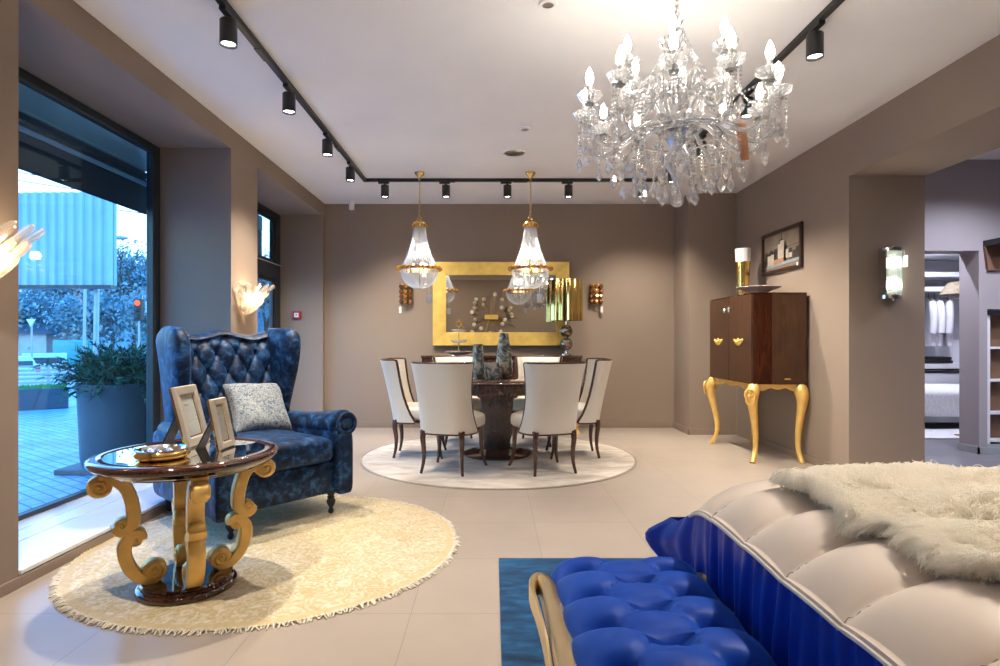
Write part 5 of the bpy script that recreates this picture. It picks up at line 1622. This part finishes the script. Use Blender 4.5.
def build_bench():
    M = MAT
    rg = MB(); rg.box(.03, 2.6, -1.2, 3.085, .0005, .012)
    o = rg.build('area_rug', M['rug_blue'], None, bevel=.005)
    tag(o, 'teal blue distressed rectangular rug under the bench and bed', 'rug')
    root = thing('tufted_bench', 'royal blue button tufted bench with a champagne gold frame at the bed foot', 'bench', (0, 0, .012))
    x0, x1, y0, y1 = .156, .588, .22, 1.715
    xc, hw = (x0 + x1) / 2, (x1 - x0) / 2
    zt = .512; zb = .34
    nu, nv = 84, 250
    P = []
    for i in range(nv + 1):
        tv = i / nv
        # finer towards the far end
        y = lerp(y0, y1, tv)
        row = []
        ey = min(1, (y1 - y) / .05, (y - y0) / .05)
        ey = math.sqrt(max(0, 1 - (1 - ey) ** 2))
        for k in range(nu + 1):
            f = -PI / 2 * 1.0 + PI * k / nu      # across
            s = math.sin(f); c = math.cos(f)
            X = hw * sgnpow(s, .42)
            zz = zb + (zt - zb) * (max(0, c) ** .42) * (.35 + .65 * ey)
            x = xc + X
            U = (x - .254) / .115; V = (y - 1.618) / .155
            a = U / 2 + V; b = U / 2 - V
            s1, s2 = abs(math.sin(PI * a)), abs(math.sin(PI * b)); far_u = 0
            if U < 0 or U > 2:                      # beyond the outer buttons the pleats run straight over the edge
                s1 = s2 = abs(math.sin(PI * V)); far_u = -U if U < 0 else U - 2
            pil = (s1 * s2) ** .40
            knot = math.exp(-((s1 * s1 + s2 * s2 + (1.6 * far_u) ** 2) / .24))
            d = .30 * pil + .70 * (1 - knot)
            top = max(0, c) ** .42
            puff = (d - .8) * .088 * (1 - .65 * abs(s) ** 5)
            nx = math.copysign(1, X) * max(0, abs(s) ** 4)
            x = xc + X + nx * (d - .8) * .016
            row.append((x, y + (d - .7) * .022 * (1 - ey), zz + puff * max(.15, top) * (.6 + .4 * ey)))
        P.append(row)
    m = MB().grid(P, flip=True)
    seat = m.build('tufted_seat', M['velvet_royal'], root)
    for j in range(-20, 2):
        for col in range(4):
            x = .254 + .115 * col; y = 1.618 + .155 * (j if col % 2 == 0 else j + .5)
            if y0 + .06 < y < y1 - .0 and x < x1 - .03:
                MB().sphere((x, y, zt - .052), (.013, .013, .008), 12, 6).build('button', M['velvet_royal'], seat)
    MB().box(x0 + .015, x1 - .015, y0 + .03, y1 - .03, .27, .345).build('seat_base', M['velvet_royal'], root, bevel=.01)
    # gold frame: a broad rail along each side that loops out round each corner and runs down to its foot
    for sx in (0, 1):
        sg = -1 if sx == 0 else 1
        X = x0 + .002 if sx == 0 else x1 - .034
        for ey in (0, 1):
            ym = (y0 + y1) / 2; dy = 1 if ey else -1; he = (y1 - y0) / 2
            pl = [(0, 0, .45, .025), (0, he - .36, .45, .025), (.004, he - .19, .452, .023), (.010, he - .105, .455, .020), (.026, he - .062, .456, .016), (.047, he - .085, .455, .011), (.052, he - .14, .450, .007),
                  (.044, he - .22, .44, .005), (.034, he - .34, .42, .005), (.028, he - .46, .36, .006), (.026, he - .54, .26, .009), (.028, he - .54, .13, .013), (.034, he - .48, .0, .016)]
            path = smooth_path([(X + sg * q[0], ym + dy * q[1], q[2]) for q in pl], 8)
            rows = []
            for i, p in enumerate(path):
                a = path[max(0, i - 1)]; b = path[min(len(path) - 1, i + 1)]
                t = (b - a).normalized()
                side = Vector((1, 0, 0)) if abs(t.z) > .8 else t.cross(Vector((0, 0, 1))).normalized()
                u2 = side.cross(t).normalized()
                th = interp(i / 8, range(len(pl)), [q[3] for q in pl]); hh = .028
                rows.append([p + u2 * hh * q + side * th * w_ for q, w_ in ((1, .6), (.75, 1), (-.75, 1), (-1, .6), (-1, -.6), (-.75, -1), (.75, -1), (1, -.6))])
            lm = MB().grid(rows, closev=True); lm.add(rows[-1], [tuple(range(8))]); lm.add(rows[0], [tuple(range(8))])
            ob = lm.build('frame_leg', M['bench_gold'], root)
            MB().box(X + .010 * -sg - .0015, X + .010 * -sg + .0015, *sorted((ym, ym + dy * (he - .2))), .4775, .4790).build('inlay_line', M['chrome'], ob)

def build_bed():
    M = MAT
    x0, x1, y0, y1 = .60, 2.72, -.45, 1.83
    root = thing('bed', 'large bed with a beige channel quilted cover and royal blue satin sides', 'bed', (0, 0, .012))
    MB().box(x0 + .05, x1, y0 + .05, y1 - .06, .05, .34).build('bed_base', M['bed_base'], root, bevel=.02)
    for x in (x0 + .15, x1 - .12):
        for y in (y0 + .15, y1 - .15): MB().lathe([(.03, 0), (.035, .05)], 16, (x, y, 0)).build('leg', M['black'], root)
    ze, ztp = .650, .728
    def edge(u, w=.24):
        u = min(1, max(0, u / w))
        return 1 - (1 - u) ** 2.4
    seams = [1.615, 1.405, 1.21, 1.01, .80, .595, .39, .185, -.02, -.225]
    def chan(y):
        ys = [1.83] + seams + [-.45]
        for a, b in zip(ys, ys[1:]):
            if a >= y >= b:
                t = (a - y) / (a - b); return math.sin(PI * t) ** .6 if 0 < t < 1 else 0
        return 0
    def qz(x, y):
        e = edge(x - x0)
        z = ze + (ztp - ze) * e
        k = edge(x - x0, .10)
        z += .030 * chan(y) * (.5 + .5 * k)
        if y > 1.60: z -= .085 * ((y - 1.60) / .23) ** 1.7
        z += .005 * noise.noise(Vector((x * 4, y * 4, 2)))
        return z
    nx, ny = 130, 330
    P = []
    for i in range(ny + 1):
        y = lerp(y0, y1, i / ny)
        row = []
        for k in range(nx + 1):
            t = k / nx
            x = x0 + (x1 - x0) * t ** 1.8
            row.append((x - (.012 * chan(y) if k == 0 else 0), y, qz(x, y)))
        P.append(row)
    # turned-under edges
    for row in P:
        a = row[0]; row.insert(0, (a[0] - .002, a[1], a[2] - .007)); row.insert(0, (a[0] + .010, a[1], a[2] - .014))
    last = [(p[0], p[1] + .012, p[2] - .03) for p in P[-1]]; P.append(last)
    P.append([(p[0], p[1] - .01, p[2] - .05) for p in last])
    q = MB().grid(P, flip=True).build('quilt', M['satin_beige'], root)
    # stitched seams
    for sy in seams:
        pts = []; rs = []
        for k in range(90):
            x = lerp(x0 + .003, 1.3, k / 89)
            pts.append((x, sy + .004 * math.sin(k * 1.9), qz(x, sy) + .0005 + .001 * math.sin(k * 2.6))); rs.append(.0028)
        MB().tube(pts, rs, 5).build('seam', M['seam'], q)
    pp = [(x0 - .004 - .012 * chan(y), y, qz(x0, y) - .010) for y in np.linspace(y0, y1, 160)]
    MB().tube(pp, .0048, 6).build('piping', M['piping'], q)
    # satin valance with gathers
    nu, nv = 640, 26
    rows = []
    for j in range(nv + 1):
        t = j / nv; row = []
        for i in range(nu + 1):
            y = lerp(y0, y1 + .02, i / nu)
            corner = math.exp(-((y - (y1 + .04)) / .10) ** 2)
            g = .5 * math.sin(y * 118 + 3.5 * noise.noise(Vector((y * 7, t * 1.5, 0)))) + .5 * math.sin(y * 67 + 4 * noise.noise(Vector((y * 5, t * 2, 4))))
            out = -.010 - .012 * math.sin(PI * min(1, t * .9)) + .018 * g * (.22 + min(1, t * 1.6)) + .07 * t * t
            ear = corner * (.085 * math.exp(-((t - .17) / .15) ** 2))
            z = lerp(qz(x0, min(y, y1 - .02)) - .010, .10, t)
            row.append((x0 + out - ear, y + .10 * corner * math.exp(-((t - .17) / .15) ** 2), z))
        rows.append(row)
    sk = MB().grid(rows)
    # round the far corner and along the hidden far side
    far = []
    for j in range(nv + 1):
        t = j / nv; a = rows[j][-1]; row = [a]
        for k in range(1, 60):
            x = lerp(x0 + .03, x1, k / 59)
            ear = math.exp(-(x - x0) / .08)
            row.append((x, y1 + .035 + .03 * math.sin(PI * min(1, t)) + .008 * math.sin(x * 40) * t + .05 * ear * math.exp(-((t - .38) / .30) ** 2), lerp(qz(x, y1) - .03, .10, t)))
        far.append(row)
    sk.grid(far)
    sk.build('satin_valance', M['satin_royal'], root, merge=True)
    # headboard out of frame
    hb = MB(); superbox(hb, (x1 + .07, (y0 + y1) / 2, .70), (.07, (y1 - y0) / 2, .66), .2, .2, 40, 16); hb.build('headboard', M['velvet_royal'], root)
    # fleece throw
    th = thing('fleece_throw', 'shaggy cream fleece throw spread over the bed', 'throw', (0, 0, .012))
    r = random.Random(9)
    def ex(y): return .80 + .012 * math.sin(y * 9) + .012 * math.sin(y * 23 + 1)
    def fz(x, y): return qz(x, y) + .004 + .02 * max(0, noise.noise(Vector((x * 3, y * 3, 7))))
    P = []
    for i in range(121):
        y = lerp(y0 + .02, y1 - .03, i / 120); row = []
        for k in range(81):
            x = lerp(max(ex(y), .80 + (y - 1.53) * 1.3), x1 - .1, (k / 80)); row.append((x, y, fz(x, y) - (.012 if k == 0 else 0)))
        P.append(row)
    MB().grid(P, flip=True).build('hide', M['fur'], th)
    def inside(x, y): return x > ex(y) and y < y1 - .02 and (x - .80) > (y - 1.53) * 1.3
    pos = []; rads = []
    NP = 7
    def lock(x, y, big=1.0):
        z = fz(x, y) - .008
        n1 = noise.noise(Vector((x * 4, y * 4, 0))); n2 = noise.noise(Vector((x * 9, y * 9, 9)))
        a = PI * 1.12 + n1 * 2.2 + n2 * .8
        ln = .062 * big * (1 + .35 * n2)
        # strands of one lock share a direction and curl; they are gathered at the tip
        d = Vector((math.cos(a), math.sin(a), .62 + .5 * n1)).normalized()
        side = d.cross(Vector((0, 0, 1))).normalized()
        ph = r.uniform(0, 6); curl = r.uniform(.004, .009)
        tip = Vector((x, y, z)) + d * ln + side * r.gauss(0, .012)
        for q_ in range(6):
            rx, ry = r.gauss(0, .009), r.gauss(0, .009)
            p0 = Vector((x + rx, y + ry, z)); tq = tip + Vector((r.gauss(0, .005), r.gauss(0, .005), r.gauss(0, .006)))
            for s_ in range(NP):
                t = s_ / (NP - 1)
                c = p0.lerp(tq, t) + Vector((0, 0, ln * (.42 * math.sin(PI * t * .9) - .30 * t * t))) + side * curl * math.sin(ph + t * 9) * t
                pos.append(c); rads.append(.0013 * (1 - .6 * t))
    n = 0
    while n < 15500:
        y = r.uniform(y0 + .02, y1 - .02)
        x = ex(y) + (x1 - .1 - ex(y)) * r.random() ** 1.35
        if (y < .5 and r.random() < .85) or not inside(x, y): continue
        lock(x, y); n += 1
    for k in range(1500):
        y = r.uniform(.3, y1 - .04); x = ex(y) + r.uniform(-.004, .03)
        if inside(x + .01, y): lock(x, y, 1.15)
    for k in range(900):
        t = r.random(); x = .80 + .33 * t; y = 1.53 + .25 * t
        lock(x + r.gauss(0, .012), y + r.gauss(0, .008), 1.0)
    hc = bpy.data.hair_curves.new('fur_pile')
    hc.add_curves([NP] * (len(pos) // NP))
    hc.attributes['position'].data.foreach_set('vector', np.array([tuple(p) for p in pos], dtype=np.float32).ravel())
    ra = hc.attributes.get('radius') or hc.attributes.new('radius', 'FLOAT', 'POINT')
    ra.data.foreach_set('value', np.array(rads, dtype=np.float32))
    hc.materials.append(M['fur_strand'])
    o = bpy.data.objects.new('fur_pile', hc); C.objects.link(o); o.parent = th; o['kind'] = 'stuff'

def build_mirror_side():
    """what the gilt mirror shows of the wall facing it"""
    M = MAT
    root = thing('sunburst_ornament', 'gold sunburst wall ornament of rods and discs, seen in the gilt mirror', 'wall ornament', (-.05, YF + .07, 1.86))
    r = random.Random(6)
    MB().box(-.20, .20, -.03, .06, -.10, .04).build('hub_block', M['gold_panel'], root, bevel=.01)
    k = 0
    for k in range(34):
        a = 2 * PI * k / 34 + r.gauss(0, .05); ln = r.uniform(.38, .85)
        c, s = math.cos(a), math.sin(a)
        yy = r.uniform(.02, .10)
        rod = MB().tube([(.1 * c, .02, .05 * s - .03), (ln * c, yy, ln * s * .85)], .005, 5).build('rod', M['brass'], root)
        if k % 2 == 0 or r.random() < .4:
            Mx = Matrix.Translation((ln * c, yy, ln * s * .85)) @ Matrix.Rotation(r.uniform(-.5, .5), 4, 'Z') @ Matrix.Rotation(PI / 2 + r.uniform(-.5, .5), 4, 'X')
            MB().lathe([(0, -.008), (.054, -.005), (.06, 0), (.054, .005), (0, .008)], 18, M=Mx).build('disc', M['disc_gold'] if k % 4 else M['disc_white'], rod)
    vt = thing('ceiling_vent', 'dark ceiling vent grille near the wall facing the mirror', 'vent', (-1.6, .9, CEIL))
    MB().box(-.5, .5, -.12, .12, -.012, 0).build('frame', M['nickel'], vt, bevel=.003)
    for k in range(8): MB().box(-.48, .48, -.10 + .028 * k - .008, -.10 + .028 * k + .008, -.016, -.010).build('slat', M['black'], vt)
# ================================================================== camera, world, render look
def build_camera():
    cd = bpy.data.cameras.new('camera'); cam = bpy.data.objects.new('camera', cd); C.objects.link(cam)
    cam.location = (0, 0, CAM_H); cam.rotation_euler = (PI / 2, 0, 0)
    cd.sensor_width = 36; cd.lens = 590 / 1000 * 36
    cd.shift_x = .007; cd.shift_y = .007
    cd.clip_start = .05; cd.clip_end = 400
    SC.camera = cam
    vs = SC.view_settings
    SC.display_settings.display_device = 'sRGB'
    vs.view_transform = 'Standard'; vs.look = 'None'; vs.gamma = 1; vs.use_curve_mapping = False
    vs.exposure = EXPOSURE
    cy = SC.cycles
    cy.max_bounces = 10; cy.diffuse_bounces = 5; cy.glossy_bounces = 5; cy.transmission_bounces = 8; cy.transparent_max_bounces = 40
    cy.caustics_reflective = False; cy.caustics_refractive = False
    cy.sample_clamp_indirect = 6; cy.sample_clamp_direct = 0
    cy.use_light_tree = True
    cy.use_denoising = True
EXPOSURE = 0.88
def bedroom_light():
    """cool downlights of the neighbouring room, plus an added unseen one"""
    M = MAT
    for k, (x, y, lab, p) in enumerate(((4.9, 4.2, 'recessed downlight in the neighbouring room ceiling by the pier', 130), (6.6, 3.2, 'recessed downlight further into the neighbouring room', 160), (4.25, 6.7, 'recessed downlight in front of the wardrobe opening', 160), (6.35, 8.0, 'recessed downlight over the guest bed', 150), (4.6, 5.0, 'added unseen downlight close to the lavender wall, brightening it and the jamb', 110))):  # last entry is an extra unseen lamp that brightens the wall and jamb
        d = thing('downlight', lab, 'ceiling light', (x, y, 2.97))
        MB().lathe([(.05, -.004), (.062, -.006), (.065, 0)], 28, caps=False).build('rim', M['ceil'], d)
        MB().lathe([(0, -.001), (.05, -.003)], 24, caps=False).build('lens', M['lamp_lens'], d)
        light('downlight_beam', 'SPOT', (0, 0, -.012), p, (.78, .82, 1.0), d, .05, 140, .6)

def main():
    init_mats(); mat_sky()
    build_room(); build_outdoors()
    build_wing_chair(); build_pillow()
    build_table_things(build_side_table())
    build_gold_rug(); build_dining(); build_tracks(); build_pendants(); build_chandelier(); build_sconces()
    build_cabinet(); build_bench(); build_bed(); build_mirror_side(); bedroom_light()
    build_camera()
main()
